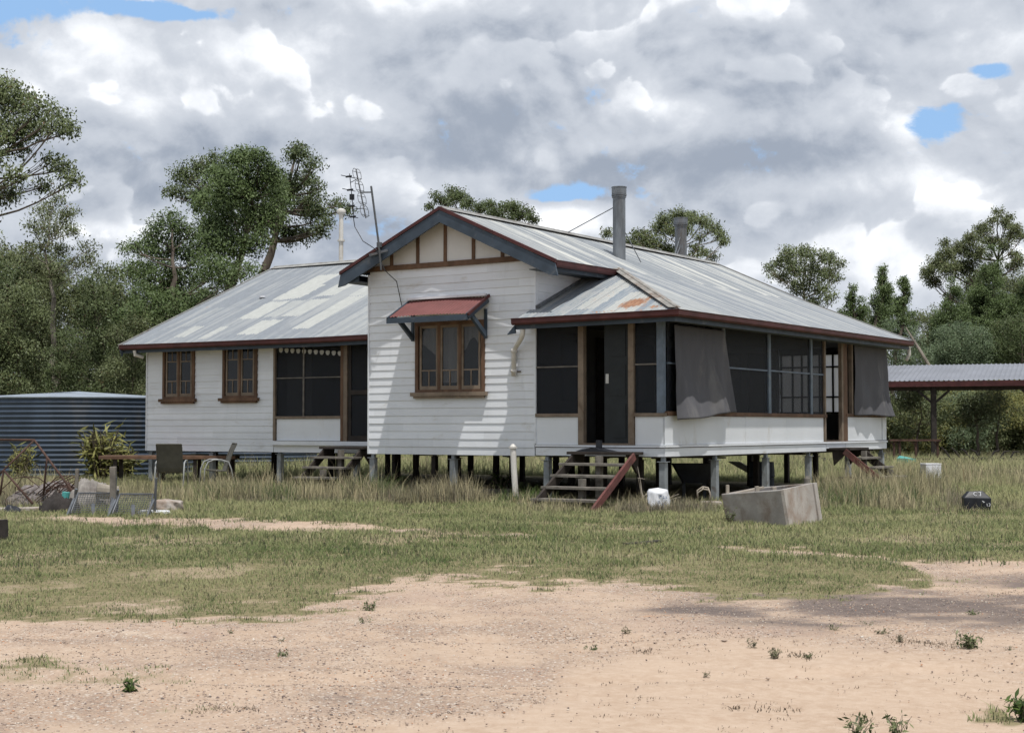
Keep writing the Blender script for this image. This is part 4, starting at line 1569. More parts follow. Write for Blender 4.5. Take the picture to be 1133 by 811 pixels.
mid = [ob[1]+(ob[2]-ob[1])*.1, ob[1]+(ob[2]-ob[1])*.895, ot[1]+(ot[2]-ot[1])*.895, ot[1]+(ot[2]-ot[1])*.1]
mb.hexa([q+np.array((.004, -.004, -.0)) for q in mid], [q+np.array((.012, -.008, 0)) for q in mid])
mb.build('end_frame', M['concrete_pale'], tr)
mb = MB()
for f, l_ in ((.04, .12),):
    mb.bar(ot[0]+np.array((.10, .05, -.05)), ot[0]+np.array((.10, .05, .13)), .09, .04)
o = mb.build('timber_offcut', M['deadwood'])
o.location = org
tag(o, 'short timber block upright at the left end of the trough', 'timber block', 'timber offcuts on the concrete trough')
for (dx, dy, h, lbl) in ((.50, .50, .14, 'leaning timber block near the middle of the trough rim'), (.78, .10, .12, 'timber block on the front rim of the trough near its corner')):
    mb = MB()
    p = ot[0]+np.array((dx, dy*-.4, -.02))
    mb.bar(p, p+np.array((-.015, 0, h)), .085, .05)
    o = mb.build('timber_offcut', M['deadwood'])
    o.location = org
    tag(o, lbl, 'timber block', 'timber offcuts on the concrete trough')
mb = MB()
mb.bar(ot[0]+np.array((.22, .10, .0)), ot[2]+np.array((-.75, .0, -.07)), .10, .03)
o = mb.build('timber_board', M['deadwood'])
o.location = org
tag(o, 'weathered boards laid across the top of the concrete trough', 'board')
mb = MB()
p = np.array(at(893, 534, 22.4))
mb.tube([p+(0, 0, -.15), p+(0, 0, .06), p+(0, 0, .10)], [.045, .045, .025], 8)
o = mb.build('round_post', M['greytimber'])
tag(o, 'short round-topped grey post sticking up behind the right end of the trough', 'post')


def sack(name, loc, sx, sy, sz, label, seed, mat='sack', cat='sack', squash=1.0):
    """crumpled closed bag"""
    n, m_ = 28, 16
    th = np.linspace(0, 2*math.pi, n+1)[:-1]
    V_ = []
    for j in range(m_):
        f = j/(m_-1)
        prof = np.interp(f, [0, .06, .3, .7, .88, .95, 1], [.0, .85, 1.0, .93, .9, .8, .0])*squash
        for a in th:
            c = 1+.10*math.sin(3*a+seed+f*3)+.07*math.sin(7*a+f*9+seed*2)+.04*math.sin(13*a-f*17)
            V_.append((loc[0]+sx*prof*c*math.cos(a), loc[1]+sy*prof*c*math.sin(a), loc[2]+sz*(f+.05*math.sin(2*a+seed)*(f > .8)+.03*math.sin(5*a)*(f > .5))))
    i = np.arange(n*m_).reshape(m_, n)
    j = np.roll(i, -1, 1)
    Fs = np.stack([i[:-1], j[:-1], j[1:], i[1:]], -1).reshape(-1, 4)
    me = arr_mesh(name, V_, Fs, smooth=True)
    o = link(name, me, M[mat])
    return tag(o, label, cat)


b0 = at(729, 560, 24.6)
bag = sack('feed_sack', (b0[0], 24.6, .0), .18, .16, .36, 'crumpled white feed sack standing in grass below the verandah corner', 2)
M['print'] = simple('faded_blue_print', (.10, .16, .30), .7, .2, 8)
mb = MB()
rr_ = random.Random(5)
for k in range(16):
    x = b0[0]+rr_.uniform(-.03, .10)
    z = .08+rr_.uniform(0, .18)
    mb.box(x, x+rr_.uniform(.01, .03), 24.6-.178, 24.6-.172, z, z+.012)
mb.build('printed_marks', M['print'], bag)

# small odds and ends near the verandah
mb = MB()
pts = [np.array(at(772, 552, 25.6)), np.array(at(772, 545, 25.6)), np.array(at(778, 541, 25.6)), np.array(at(784, 542, 25.6)), np.array(at(786, 547, 25.6)), np.array(at(786, 556, 25.6))]
mb.tube(pts, .014, 6)
mb.tube([p+np.array((.05, .45, .02)) for p in pts], .014, 6)
mb.tube([pts[2], pts[2]+np.array((.05, .45, .02))], .012, 6)
mb.tube([pts[4], pts[4]+np.array((.05, .45, .02))], .012, 6)
o = mb.build('wire_hoop', M['deadwood'], smooth=True)
tag(o, 'bent pale pipe hoop frame left of the concrete trough', 'frame')
p = at(789, 549, 26.0)
mb = MB()
mb.box(p[0]-.2, p[0]+.14, 25.9, 26.2, 0, .09)
o = mb.build('concrete_block', M['concrete_pale'], bevel=.01)
tag(o, 'small pale concrete block on the ground behind the trough', 'block')
p = at(640, 557, 26.6)
mb = MB()
mb.box(p[0]-1.1, p[0]+.1, 26.2, 26.55, -.02, .05)
o = mb.build('concrete_slab', M['concrete'], bevel=.01)
tag(o, 'low concrete slab in the grass at the foot of the front steps', 'slab')
p = at(545, 543, 29.2)
mb = MB()
mb.box(p[0]-.65, p[0]+.55, 29.3, 29.6, 0, .17)
o = mb.build('timber_sleeper', M['greytimber'], bevel=.01)
tag(o, 'grey timber sleeper lying below the gable wall', 'sleeper')
# dead branch beside the steps
mb = MB()
rr_ = random.Random(3)
root = np.array(HW(.12, -.55, .02))
for k in range(9):
    a = rr_.uniform(-.5, 2.3)
    L_ = rr_.uniform(.35, .75)
    pts = [root+np.array((rr_.uniform(-.1, .25), 0, 0))]
    d = np.array((math.cos(a)*.6, rr_.uniform(-.25, .25), .95))
    for j in range(5):
        d = d+np.array((rr_.uniform(-.2, .35), rr_.uniform(-.2, .2), rr_.uniform(-.45, .05)))
        pts.append(pts[-1]+d/np.linalg.norm(d)*L_/5)
    mb.tube(pts, [.013, .012, .010, .008, .006, .004], 5)
o = mb.build('dead_branch', M['deadwood'])
tag(o, 'bleached dead branch curling beside the red stringer of the front steps', 'branch')
# wire basket near the side steps
mb = MB()
p = np.array((at(948, 555, 31.0)[0], 31.0, 0))
for k in range(14):
    a = k*2*math.pi/14
    mb.tube([p+np.array((.30*math.cos(a), .22*math.sin(a), 0)), p+np.array((.36*math.cos(a), .27*math.sin(a), .34))], .011, 4)
for z, r_ in ((.02, .30), (.12, .32), (.23, .34), (.34, .36)):
    mb.tube([p+np.array((r_*math.cos(a), r_*.75*math.sin(a), z)) for a in np.linspace(0, 2*math.pi, 22)], .012, 4, caps=False)
o = mb.build('wire_basket', M['char'])
tag(o, 'dark rusted wire basket in the grass in front of the side steps', 'basket')

# white box, black marked box, plastic lid
p = at(1030, 536, 36.0)
wb = empty('polystyrene_box', (at(1030, 536, 34.5)[0], 34.5, .12), .25, 'upright pale polystyrene box in long grass right of the house', 'box')
mb = MB()
mb.box(-.20, .20, -.14, .14, -.15, .40)
mb.build('box_body', M['sack'], wb, bevel=.02)
mb = MB()
mb.box(-.205, .205, -.145, .145, .402, .43)
mb.build('lid', M['sack'], wb, bevel=.015)
p = at(1080, 566, 24.6)
kb = empty('marked_block', (p[0], 24.6, .075), -.08, 'black faceted block with white painted marks in the grass at right', 'block')
mb = MB()
bot_ = [(-.22, -.14), (.2, -.16), (.235, .12), (-.19, .15)]
mb.add([(x, y, -.10) for x, y in bot_]+[(-.23, -.15, .15), (.21, -.17, .14), (.24, .13, .15), (-.20, .16, .16)] +
       [(-.13, -.08, .255), (.09, -.09, .265), (.15, .08, .24), (-.12, .1, .25)],
       [(0, 1, 5, 4), (1, 2, 6, 5), (2, 3, 7, 6), (3, 0, 4, 7), (4, 5, 9, 8), (5, 6, 10, 9), (6, 7, 11, 10), (7, 4, 8, 11), (8, 9, 10, 11), (3, 2, 1, 0)])
mb.build('block_body', M['black'], kb, bevel=.01)
M['chalk'] = simple('white_marks', (.62, .63, .65), .7, .1, 5)


def mark(pts_list, nm='painted_mark'):
    mb = MB()
    for pts in pts_list:
        mb.tube(pts, .006, 5)
    mb.build(nm, M['chalk'], kb)


def fp(x, h):                      # on the sloping front shoulder
    k = (h-.145)/.115
    return (x, -.165+.078*k, h+.006)


mark([[fp(-.015+.028*math.cos(a)-.02, .205+.028*math.sin(a)) for a in np.linspace(.9, 5.4, 9)],
      [fp(.015, .235), fp(.062, .235)], [fp(.048, .235), fp(.048, .19), fp(.036, .175), fp(.018, .185)]])
mark([[(.06, -.176, .10), (.10, -.178, .08), (.075, -.178, .075)], [(.135, -.178, .06), (.14, -.178, .015)],
      [(.165, -.178, .06), (.185, -.178, .055), (.185, -.178, .03), (.165, -.178, .015)]])
p = at(1003, 509, 52)
mb = MB()
mb.tube([(p[0], 52, .0), (p[0], 52, .30), (p[0]+.01, 52, .34)], [.30, .34, .25], 16)
o = mb.build('plastic_tub', M['turq'])
tag(o, 'faded turquoise plastic tub in the grass beyond the side steps', 'tub')
# plank and debris in the grass
a, b_ = at(693, 603, 17.2), at(732, 602, 17.4)
mb = MB()
mb.bar((a[0], 17.2, .03), (b_[0], 17.5, .045), .12, .03)
o = mb.build('plank', M['char'], bevel=.005)
tag(o, 'thin dark plank lying in the grass beside the sandy track', 'plank')
# post stump at left edge
p = at(0, 598, 18.1)
mb = MB()
mb.tube([(p[0], 18.1, -.1), (p[0]+.005, 18.1, .15), (p[0]+.0, 18.1, .26)], [.10, .095, .09], 10)
o = mb.build('cut_stump', M['char'], smooth=False)
tag(o, 'dark weathered cut post at the left edge in front of the junk heap', 'post stump')

# table behind the chairs
YT = 35.2
tb_ = empty('rusty_table', (at(190, 505, YT)[0], YT, 0), .06, 'long low table with a rusty edge behind the two outdoor chairs', 'table')
mb = MB()
mb.box(-1.62, 1.55, -.42, .42, .64, .72)
mb.build('table_top', simple('orange_rusty_top', (.14, .08, .052), .8, .3, 5, (.08, .05, .04), .35), tb_, bevel=.005)
for sx in (-1.25, -.25, .6, 1.4):
    for sy in (-.33, .33):
        mb = MB()
        mb.box(sx-.04, sx+.04, sy-.04, sy+.04, -.05, .66)
        mb.build('leg', M['darktimber'], tb_)


def chair(loc, rz, label):
    """outdoor sling chair with tube frame and looped arms; local -y is the front"""
    e = empty('outdoor_chair', loc, rz, label, 'chair', 'sling chairs by the long table')
    mb = MB()
    for sx in (-.26, .26):
        mb.tube([(sx, .42, 1.0), (sx, .34, .82), (sx, .22, .46), (sx, .20, .40), (sx, -.24, .43)], .016, 6)
    mb.tube([(-.26, .42, 1.0), (.26, .42, 1.0)], .016, 6)
    mb.build('frame', M['sling'], e)
    for sx in (-.30, .30):
        mb = MB()
        mb.tube([(sx, -.30, -.03), (sx, -.27, .45), (sx, -.20, .60), (sx, -.08, .65), (sx, .08, .65), (sx, .24, .60), (sx, .30, .45), (sx, .40, -.03)], .017, 6)
        mb.build('arm_and_leg', M['greyarm'], e, smooth=True)
    n = 10
    prof = [(-.24, .425), (-.1, .40), (.08, .385), (.19, .41), (.24, .50), (.30, .68), (.36, .85), (.415, .99)]
    mb = MB()
    vs = [(sx, y, z+.004) for y, z in prof for sx in (-.25, .25)]+[(sx, y, z-.004) for y, z in prof for sx in (-.25, .25)]
    k = len(prof)*2
    fs = []
    for i in range(len(prof)-1):
        fs += [(2*i, 2*i+1, 2*i+3, 2*i+2), (k+2*i, k+2*i+2, k+2*i+3, k+2*i+1), (2*i, 2*i+2, k+2*i+2, k+2*i), (2*i+1, k+2*i+1, k+2*i+3, 2*i+3)]
    mb.add(vs, fs)
    mb.build('sling_seat', M['sling'], e)
    return e


chair((at(190, 540, 32.4)[0], 32.4, 0), math.pi+.06, 'sling chair seen from behind with its dark mesh back to the camera')
chair((at(238, 540, 33.4)[0], 33.4, 0), -math.pi*.5+.35, 'sling chair seen side-on with white looped arms and a reclined back')
for o_ in [o for o in COL.objects if o.name.startswith('outdoor_chair')]:
    o_.scale = (1.02, 1.02, 1.02)
COL.objects['outdoor_chair'].rotation_euler = (0, 0, math.pi+.06)
COL.objects['outdoor_chair'].rotation_euler[2] = math.pi*1.02


# wire mesh stands (leaning frames) at left
def mesh_stand(cx_px, base_px, Y, w, h, lean, label, rz, flip=1):
    p = at(cx_px, base_px, Y)
    e = empty('wire_mesh_frame', (p[0], Y, 0), rz, label, 'mesh frame', 'leaning wire mesh frames in the junk heap')

    def Q(x, t_, off=0.0):
        return (x, lean*t_-off, h*t_)
    mb = MB()
    mb.tube([Q(-w/2, 0), Q(-w/2+.06*flip, 1), Q(w/2-.02, 1), Q(w/2, 0), Q(-w/2, 0)], .018, 6)
    mb.build('frame', M['greymetal'], e)
    mb = MB()
    for i in range(1, 16):
        x = -w/2+w*i/16
        mb.tube([Q(x, .02), Q(x+.03, .98)], .0045, 4)
    for i in range(1, 12):
        t_ = i/12
        mb.tube([Q(-w/2+.03, t_), Q(w/2-.01, t_)], .0045, 4)
    mb.build('wire_mesh', M['wire'], e)
    mb = MB()
    for x in (-w/2, w/2):
        mb.tube([(x, lean+.05, -.05), (x+.01, lean+.03, h*1.0), (x+.03, lean, h*1.75 if x > 0 else h*1.2)], .022, 6)
        mb.tube([(x, -.18, 0), (x+.01, lean*.8, h*.75)], .018, 6)
    mb.tube([(w*.18, -.22, 0.0), (w*.12, -.10, h*.55)], .03, 6)
    mb.build('support', M['greymetal'], e)
    return e


mesh_stand(99, 569, 23.3, .62, .34, .30, 'left of the two leaning grey wire mesh frames', .05)
mesh_stand(144, 572, 23.0, .60, .34, .26, 'right of the two leaning grey wire mesh frames, nearer the white sacks', -.03)
p = at(124, 565, 23.5)
mb = MB()
mb.bar((p[0], 23.6, -.1), (p[0]-.02, 23.6, .76), .09, .10, up=(0, 1, 0))
o = mb.build('short_post', M['greytimber'], bevel=.008)
tag(o, 'grey square timber post standing between the two wire mesh frames', 'post')
p = at(83, 560, 23.9)
mb = MB()
mb.bar((p[0], 23.9, -.1), (p[0]+.03, 23.9, .72), .05, .06, up=(0, 1, 0))
o = mb.build('short_post', M['greytimber'], bevel=.006)
tag(o, 'thin grey timber post left of the left wire mesh frame', 'post')
# rusty pipe frame
mb = MB()


def W3(x, y, Y):
    return np.array(at(x, y, Y))


mb.tube([W3(-30, 486, 26), W3(38, 487, 25.6), W3(82, 546, 25.0), W3(84, 556, 25.0)], .022, 6)
mb.tube([W3(52, 505, 25.5), W3(48, 548, 25.5)], .018, 6)
mb.tube([W3(-30, 555, 25.0), W3(4, 520, 25.0), W3(36, 557, 24.6)], .02, 6)
mb.tube([W3(4, 520, 25.0), W3(0, 548, 25.0)], .018, 6)
mb.tube([W3(38, 487, 25.6), W3(4, 520, 25.0)], .018, 6)
o = mb.build('pipe_frame', M['rust'], smooth=True)
tag(o, 'rusty bent pipe frame standing over the junk heap at the left edge', 'frame')


def heap(name, cx_, cy_, rx, ry, h, mat, label, cat, seed, n=46):
    a = np.linspace(-1, 1, n)
    X, Y = np.meshgrid(a, a)
    r2 = X**2+Y**2
    Z = h*np.clip(1-r2, 0, 1)**.7*(.55+.9*fbm(X*2.5+seed, Y*2.5, seed))+(.10*(fbm(X*7, Y*7, seed+3)-.5)+.06*np.abs(np.sin(X*13+4*fbm(X*3, Y*3, seed)*3)))*(r2 < .95)*(h > .2)-.03
    i = np.arange(n*n).reshape(n, n)
    Fs = np.stack([i[:-1, :-1], i[:-1, 1:], i[1:, 1:], i[1:, :-1]], -1).reshape(-1, 4)
    cxq = X.ravel()[Fs].mean(1)
    cyq = Y.ravel()[Fs].mean(1)
    Fs = Fs[(cxq**2+cyq**2) < 1.02]
    me = arr_mesh(name, np.stack([cx_+X*rx, cy_+Y*ry, Z], -1).reshape(-1, 3), Fs, smooth=False)
    o = link(name, me, mat)
    return tag(o, label, cat)


p = at(58, 545, 26.0)
heap('netting_heap', p[0], 26.2, .95, .6, .34, M['net'], 'crumpled heap of grey-brown netting under the rusty pipe frame', 'netting', 11)
rr_ = random.Random(14)
mb = MB()
for k in range(16):
    a0 = rr_.uniform(0, 6.28)
    c = np.array((p[0]+rr_.uniform(-.6, .7), 25.7+rr_.uniform(-.3, .2), rr_.uniform(.15, .42)))
    pts = [c+np.array((rr_.uniform(.2, .45)*math.cos(a0+t_*.9), .2*math.sin(a0+t_*.7), .16*math.sin(a0*2+t_*1.3))) for t_ in range(7)]
    mb.tube(pts, .009, 4)
o = mb.build('wire_tangle', M['rust'])
tag(o, 'tangle of rusty fencing wire over the crumpled netting', 'wire')
p = at(100, 540, 24.9)
heap('tarpaulin_bundle', p[0], 24.9, .42, .3, .50, simple('pale_grey_tarp', (.26, .24, .22), .8, .2, 5, (.13, .11, .1), .3), 'grey tarpaulin bundle behind the left wire mesh frame', 'tarpaulin', 14)
p = at(66, 560, 24.0)
heap('stick_heap', p[0], 24.0, .34, .3, .30, M['char'], 'dark heap of sticks and bark beside the left wire mesh frame', 'heap', 17, 30)
p = at(20, 560, 24.3)
heap('dark_bucket_lid', p[0], 24.0, .18, .16, .15, M['black'], 'small dark crumpled bag on the pale strip at far left', 'bag', 19, 20)
p = at(15, 562, 24.3)
mb = MB()
mb.bar((p[0]-.9, 24.4, .02), (p[0]+.62, 24.3, .05), .35, .07)
o = mb.build('concrete_strip', M['concrete_pale'], bevel=.01)
tag(o, 'long pale concrete strip on the ground at far left', 'strip')
p = at(76, 549, 24.2)
mb = MB()
mb.tube([(p[0], 24.0, .20), (p[0]+.02, 24.0, .34)], [.06, .065], 10)
o = mb.build('plastic_pot', M['turq'])
tag(o, 'small turquoise plastic pot perched by the left wire mesh frame', 'pot')
p = at(172, 572, 23.6)
sack('plaster_sack', (p[0]+.06, 24.0, -.02), .28, .2, .24, 'grey-white lumpy sack slumped right of the wire mesh frames', 5, 'concrete_pale')
sack('plaster_sack', (p[0]+.05, 23.4, -.03), .26, .16, .11, 'flat white torn sack lying in front of the slumped grey sack', 8, 'sack')
# log slice on top of the tarpaulin
p = at(112, 540, 24.6)
mb = MB()
mb.tube([(p[0]-.05, 24.5, .34), (p[0]+.28, 24.6, .30)], [.12, .11], 12)
o = mb.build('log', M['palebark'])
tag(o, 'short pale log lying on the grey tarpaulin bundle', 'log')

# under the house: old sink tub, drum, sheet
p = at(768, 525, 29.0)
mb = MB()
mb.add([(p[0]-.42, 28.7, .68), (p[0]+.42, 28.7, .68), (p[0]+.42, 29.3, .68), (p[0]-.42, 29.3, .68),
        (p[0]-.22, 28.85, .30), (p[0]+.22, 28.85, .30), (p[0]+.22, 29.15, .30), (p[0]-.22, 29.15, .30)],
       [(0, 1, 5, 4), (1, 2, 6, 5), (2, 3, 7, 6), (3, 0, 4, 7), (4, 5, 6, 7)])
for sx in (-.2, .2):
    mb.box(p[0]+sx-.03, p[0]+sx+.03, 28.97, 29.03, -.05, .30)
o = mb.build('wheelbarrow', M['black'])
tag(o, 'dark tapered tub on legs stored under the verandah', 'tub')
p = at(843, 535, 33.0)
mb = MB()
mb.tube([(p[0], 33.0, -.02), (p[0], 33.0, .02), (p[0], 33, .28), (p[0], 33, .30), (p[0], 33, .58), (p[0], 33, .62)], [.26, .27, .27, .285, .27, .265], 24)
o = mb.build('steel_drum', simple('dark_blue_drum', (.05, .06, .08), .5, .2, 4), bevel=0)
tag(o, 'dark blue-grey steel drum stored under the side verandah', 'drum')
mb = MB()
p = at(826, 512, 36)
mb.bar((p[0]-.3, 36, .55), (p[0]+.25, 36.2, .25), .6, .02)
o = mb.build('white_sheet', M['sack'])
tag(o, 'white sheet of board leaning under the far end of the verandah', 'board')

# ------------------------------------------------------------------ open shed on the right
SZ = 58.0
pL = at(955, 421, 60)
sh = empty('open_shed', (0, 0, 0), 0, 'long open-sided shed with pale ribbed roof and red fascia right of the house', 'shed')
xa, xb = pL[0], at(1320, 421, 56)[0]
ya, yb_ = 60.5, 56.0
za = 3.27


def SP(s, d, z):
    """s along the shed front 0..1, d metres back"""
    ang = math.atan2(yb_-ya, xb-xa)
    return (xa+(xb-xa)*s-d*math.sin(ang), ya+(yb_-ya)*s+d*math.cos(ang), z)


L_ = math.hypot(xb-xa, yb_-ya)
nx_ = int(L_/.19)*6
V_, Fs_, uv_ = [], [], []
prof = [0, .0, .028, .028, 0, 0]
for i in range(nx_+1):
    s = i/nx_
    r_ = prof[i % 6]
    for d, z in ((-.25, za-.03), (4.6, za+.80)):
        V_.append(SP(s, d, z+r_))
for i in range(nx_):
    Fs_.append((2*i, 2*i+2, 2*i+3, 2*i+1))
me = arr_mesh('shed_roof', V_, Fs_)
M['shedroof'] = simple('pale_ribbed_iron', (.205, .215, .245), .5, .1, .8, (.2, .2, .22), .2)
link('shed_roof', me, M['shedroof'], sh)
mb = MB()
mb.bar(SP(0, -.27, za-.15), SP(1, -.27, za-.15), .05, .22)
mb.build('fascia', M['red'], sh)
mb = MB()
mb.bar(SP(0, .1, za-.33), SP(1, .1, za-.33), .07, .16)
mb.bar(SP(0, 4.4, za+.6), SP(1, 4.4, za+.6), .07, .16)
mb.build('beam', M['darktimber'], sh)
for pxx in (975, 1044, 1149, 1255):
    s = (at(pxx, 421, 58)[0]-xa)/(xb-xa)
    for d in (.1,):
        q = SP(s, d, 0)
        mb = MB()
        mb.bar((q[0], q[1], -.1), (q[0], q[1], za-.25+(.95 if d > 1 else 0)), .19, .19, up=(0, 1, 0))
        if d < 1:
            ln = np.array(SP(s+.04, d, 0))-np.array(q)
            ln /= np.linalg.norm(ln)
            for sg in (-1, 1):
                mb.bar((q[0], q[1], za-.95), (q[0]+ln[0]*sg*.62, q[1]+ln[1]*sg*.62, za-.40), .09, .09)
        mb.build('post', M['char'], sh)
mb = MB()
for k in range(14):
    s = k/13
    mb.bar(SP(s, 0, za-.20), SP(s, 4.5, za+.62), .05, .10)
mb.build('rafter', M['char'], sh)
# bench under the shed
p0, p1 = at(984, 486, 55), at(1040, 486, 55)
e = empty('iron_bench', (p0[0], 55, 0), 0, 'long low rusty trestle under the left bay of the shed', 'trestle')
zz = p0[2]
mb = MB()
mb.box(0, p1[0]-p0[0], -.12, .12, zz-.07, zz)
mb.build('rail', M['rust'], e)
for f in (.09, .2, .52, .95):
    mb = MB()
    x = (p1[0]-p0[0])*f
    mb.box(x-.035, x+.035, -.05, .05, -.05, zz-.07)
    mb.bar((x-.14, 0, zz-.09), (x, 0, zz-.25), .04, .04)
    mb.build('leg', M['rust'], e)
# harrow with slanting tines
p0 = at(1046, 508, 54)
e = empty('old_harrow', (p0[0], 54, 0), 0, 'rusty old harrow with a row of slanting tines beside the shed post', 'harrow')
mb = MB()
for y in (-.3, .5):
    mb.bar((-.2, y, .22), (2.6, y, .22), .10, .10)
mb.bar((-.1, -.4, .2), (.3, .6, .24), .08, .08)
mb.bar((2.3, -.4, .2), (2.5, .6, .24), .08, .08)
mb.build('frame', M['char'], e)
for k in range(7):
    mb = MB()
    x = .15+k*.36
    sg = -1 if k < 4 else 1
    mb.tube([(x-.05*sg, 0, -.03), (x, -.1, .25), (x+sg*.16, -.1, .5), (x+sg*.34, -.15, .68-.03*k)], [.04, .04, .035, .02], 6)
    mb.build('tine', M['char'], e)
mb = MB()
rr_ = random.Random(9)
for k in range(60):
    x, y = rr_.uniform(-4.5, 5.5), rr_.uniform(-.9, .9)
    a = rr_.uniform(-.5, .5)
    mb.bar((p0[0]+x-.3, 55.2+y, .04+rr_.random()*.2), (p0[0]+x+.3, 55.2+y+a, .05+rr_.random()*.22), .12, .10)
o = mb.build('scrap_timber_pile', M['char'])
tag(o, 'low dark row of scrap timber and iron lying along the shed floor', 'scrap pile')

# ------------------------------------------------------------------ vegetation


def leaves(centers, size, r, droop=.5, aspect=.42):
    """one rhombic leaf per centre; size array"""
    n = len(centers)
    ax = r.normal(size=(n, 3))
    ax[:, 2] -= droop*1.6
    ax /= np.linalg.norm(ax, axis=1)[:, None]
    nn = r.normal(size=(n, 3))
    sd_ = np.cross(ax, nn)
    sd_ /= (np.linalg.norm(sd_, axis=1)[:, None]+1e-9)
    L1 = (size[:, None])*ax
    W = (size*aspect*.5)[:, None]*sd_
    V_ = np.empty((n, 4, 3), np.float32)
    V_[:, 0] = centers
    V_[:, 1] = centers+L1*.5+W
    V_[:, 2] = centers+L1
    V_[:, 3] = centers+L1*.5-W
    return V_.reshape(-1, 3), np.arange(n*4).reshape(n, 4)


LEAFK = 90


def crown_pts(clumps, dens, r, sprig=.16, hollow=.55, flat=.85, per=11):
    out = []
    for (c, rad) in clumps:
        c = np.array(c, float)
        ns = max(14, int(dens*rad**2*LEAFK))
        d = r.normal(size=(ns, 3))
        d /= np.linalg.norm(d, axis=1)[:, None]
        lump = 1+.30*np.sin(d[:, 0]*5+c[0]*3)*np.cos(d[:, 1]*4+c[1])+.22*np.sin(d[:, 2]*7+c[2]*5+d[:, 0]*6)
        rr = rad*lump*(hollow+(1-hollow)*r.random(ns)**.6)
        keep = (r.random(ns) < np.clip(.80+.45*d[:, 2], .35, 1))
        sp = c+d*rr[:, None]*np.array((1, 1, flat))
        sp = sp[keep]
        per_ = int(per*2.6)
        q = np.repeat(sp, per_, 0)+np.clip(r.normal(size=(len(sp)*per_, 3)), -1.7, 1.7)*sprig*.92*np.array((1, 1, .8))
        out.append(q)
    return np.concatenate(out)


def limb(mb, a, b_, r0, r1, rnd, seg=6, sag=.12, n=6):
    a, b_ = np.array(a, float), np.array(b_, float)
    L = np.linalg.norm(b_-a)
    pts, rs = [], []
    j1 = np.array([rnd.uniform(-1, 1), rnd.uniform(-1, 1), rnd.uniform(-.4, .2)])*L*.10
    for i in range(seg+1):
        f = i/seg
        p = a+(b_-a)*f+j1*math.sin(f*math.pi)+np.array((0, 0, sag*L*math.sin(f*math.pi)*-.3))
        p = p+np.array([rnd.uniform(-1, 1), rnd.uniform(-1, 1), rnd.uniform(-.5, .5)])*L*.018*(0 < i < seg)
        pts.append(p)
        rs.append(r0+(r1-r0)*f**.8)
    mb.tube(pts, rs, n, caps=False)
    return pts


def tree(name, label, base, clumps, cat='tree', leaf='gum', bark='bark', r0=.2, dens=1.0, size=.17, seed=1, group=None,
         fork=.35, sprig=.16, per=11, hollow=.55, flat=.85, twigs=True, trunk_top=None, aspect=.42, droop=.5, leaf_mult=1.0):
    """clumps: [(point, radius)] in world space; the trunk and limbs reach every clump"""
    r = np.random.default_rng(seed)
    rnd = random.Random(seed)
    base = np.array(base, float)
    e = empty(name, tuple(base), 0, label, cat, group)
    cl = [(np.array(c, float)-base, rad) for c, rad in clumps]
    top = max(c[2] for c, _ in cl)
    cen = sum(c for c, _ in cl)/len(cl)
    low = min(c[2]-rd*.3 for c, rd in cl)
    fz = max(top*fork, min(low, top*.7)*.8)
    tt = np.array(trunk_top, float)-base if trunk_top is not None else np.array((cen[0]*.6, cen[1]*.6, fz))
    mb = MB()
    tp = limb(mb, (0, 0, -.2), tt, r0*.9, r0*.5, rnd, 8, 0, 9)
    lead = max(cl, key=lambda q: q[0][2])
    lp = limb(mb, tt, lead[0], r0*.42, r0*.08, rnd, 8, 0, 7)
    for c, rad in cl:
        if c is lead[0]:
            continue
        cands = [q for q in (tp[5:]+lp[:6]) if q[2] < c[2]-.1*rad] or [tt]
        src = min(cands, key=lambda q: np.linalg.norm(q-c)+.35*abs((c[2]-q[2])-.6*np.linalg.norm((q-c)[:2])))
        lw = r0*.13+.012*rad
        ps = limb(mb, src, c-np.array((0, 0, rad*.35)), lw, lw*.3, rnd, 6, .1, 6)
        if twigs:
            for k in range(int(5+rad*3)):
                d = r.normal(size=3)
                d /= np.linalg.norm(d)
                d[2] = abs(d[2])*.8-.1
                s_ = ps[rnd.choice([3, 4, 5, 6])]
                limb(mb, s_, c+d*rad*.85, lw*.28, .008, rnd, 4, .05, 4)
    mb.build('trunk', M[bark], e, smooth=True)
    pts = crown_pts(cl, dens, r, sprig, hollow, flat, per)
    sz = size*.64*r.uniform(.6, 1.3, len(pts))
    V_, Fs = leaves(pts.astype(np.float32), sz, r, droop, aspect)
    cid = fbm(pts[:, 0]*.9, pts[:, 2]*.9+pts[:, 1]*.5, seed)
    tint = np.clip(r.random(len(pts))*.55+cid*.6-.1, 0, .92)
    tint = np.where(r.random(len(pts)) < .02, 1.0, tint)
    me = arr_mesh('crown', V_, Fs, tint=np.repeat(tint, 4))
    link('crown', me, M[leaf], e)
    return e


def pxclumps(lst, Y, seed, spread=1.0):
    """(px, py, radius px) -> world clumps around distance Y, with depth scatter"""
    rnd = random.Random(seed)
    out = []
    for q in lst:
        d = Y+(q[3] if len(q) > 3 else rnd.uniform(-1, 1)*spread)
        out.append((at(q[0], q[1], d), q[2]*d/F_PX*(.88 if q[2] < 20 else 1.0)))
    return out


def gbase(px, Y):
    return (at(px, 473, Y)[0], Y, -.05)


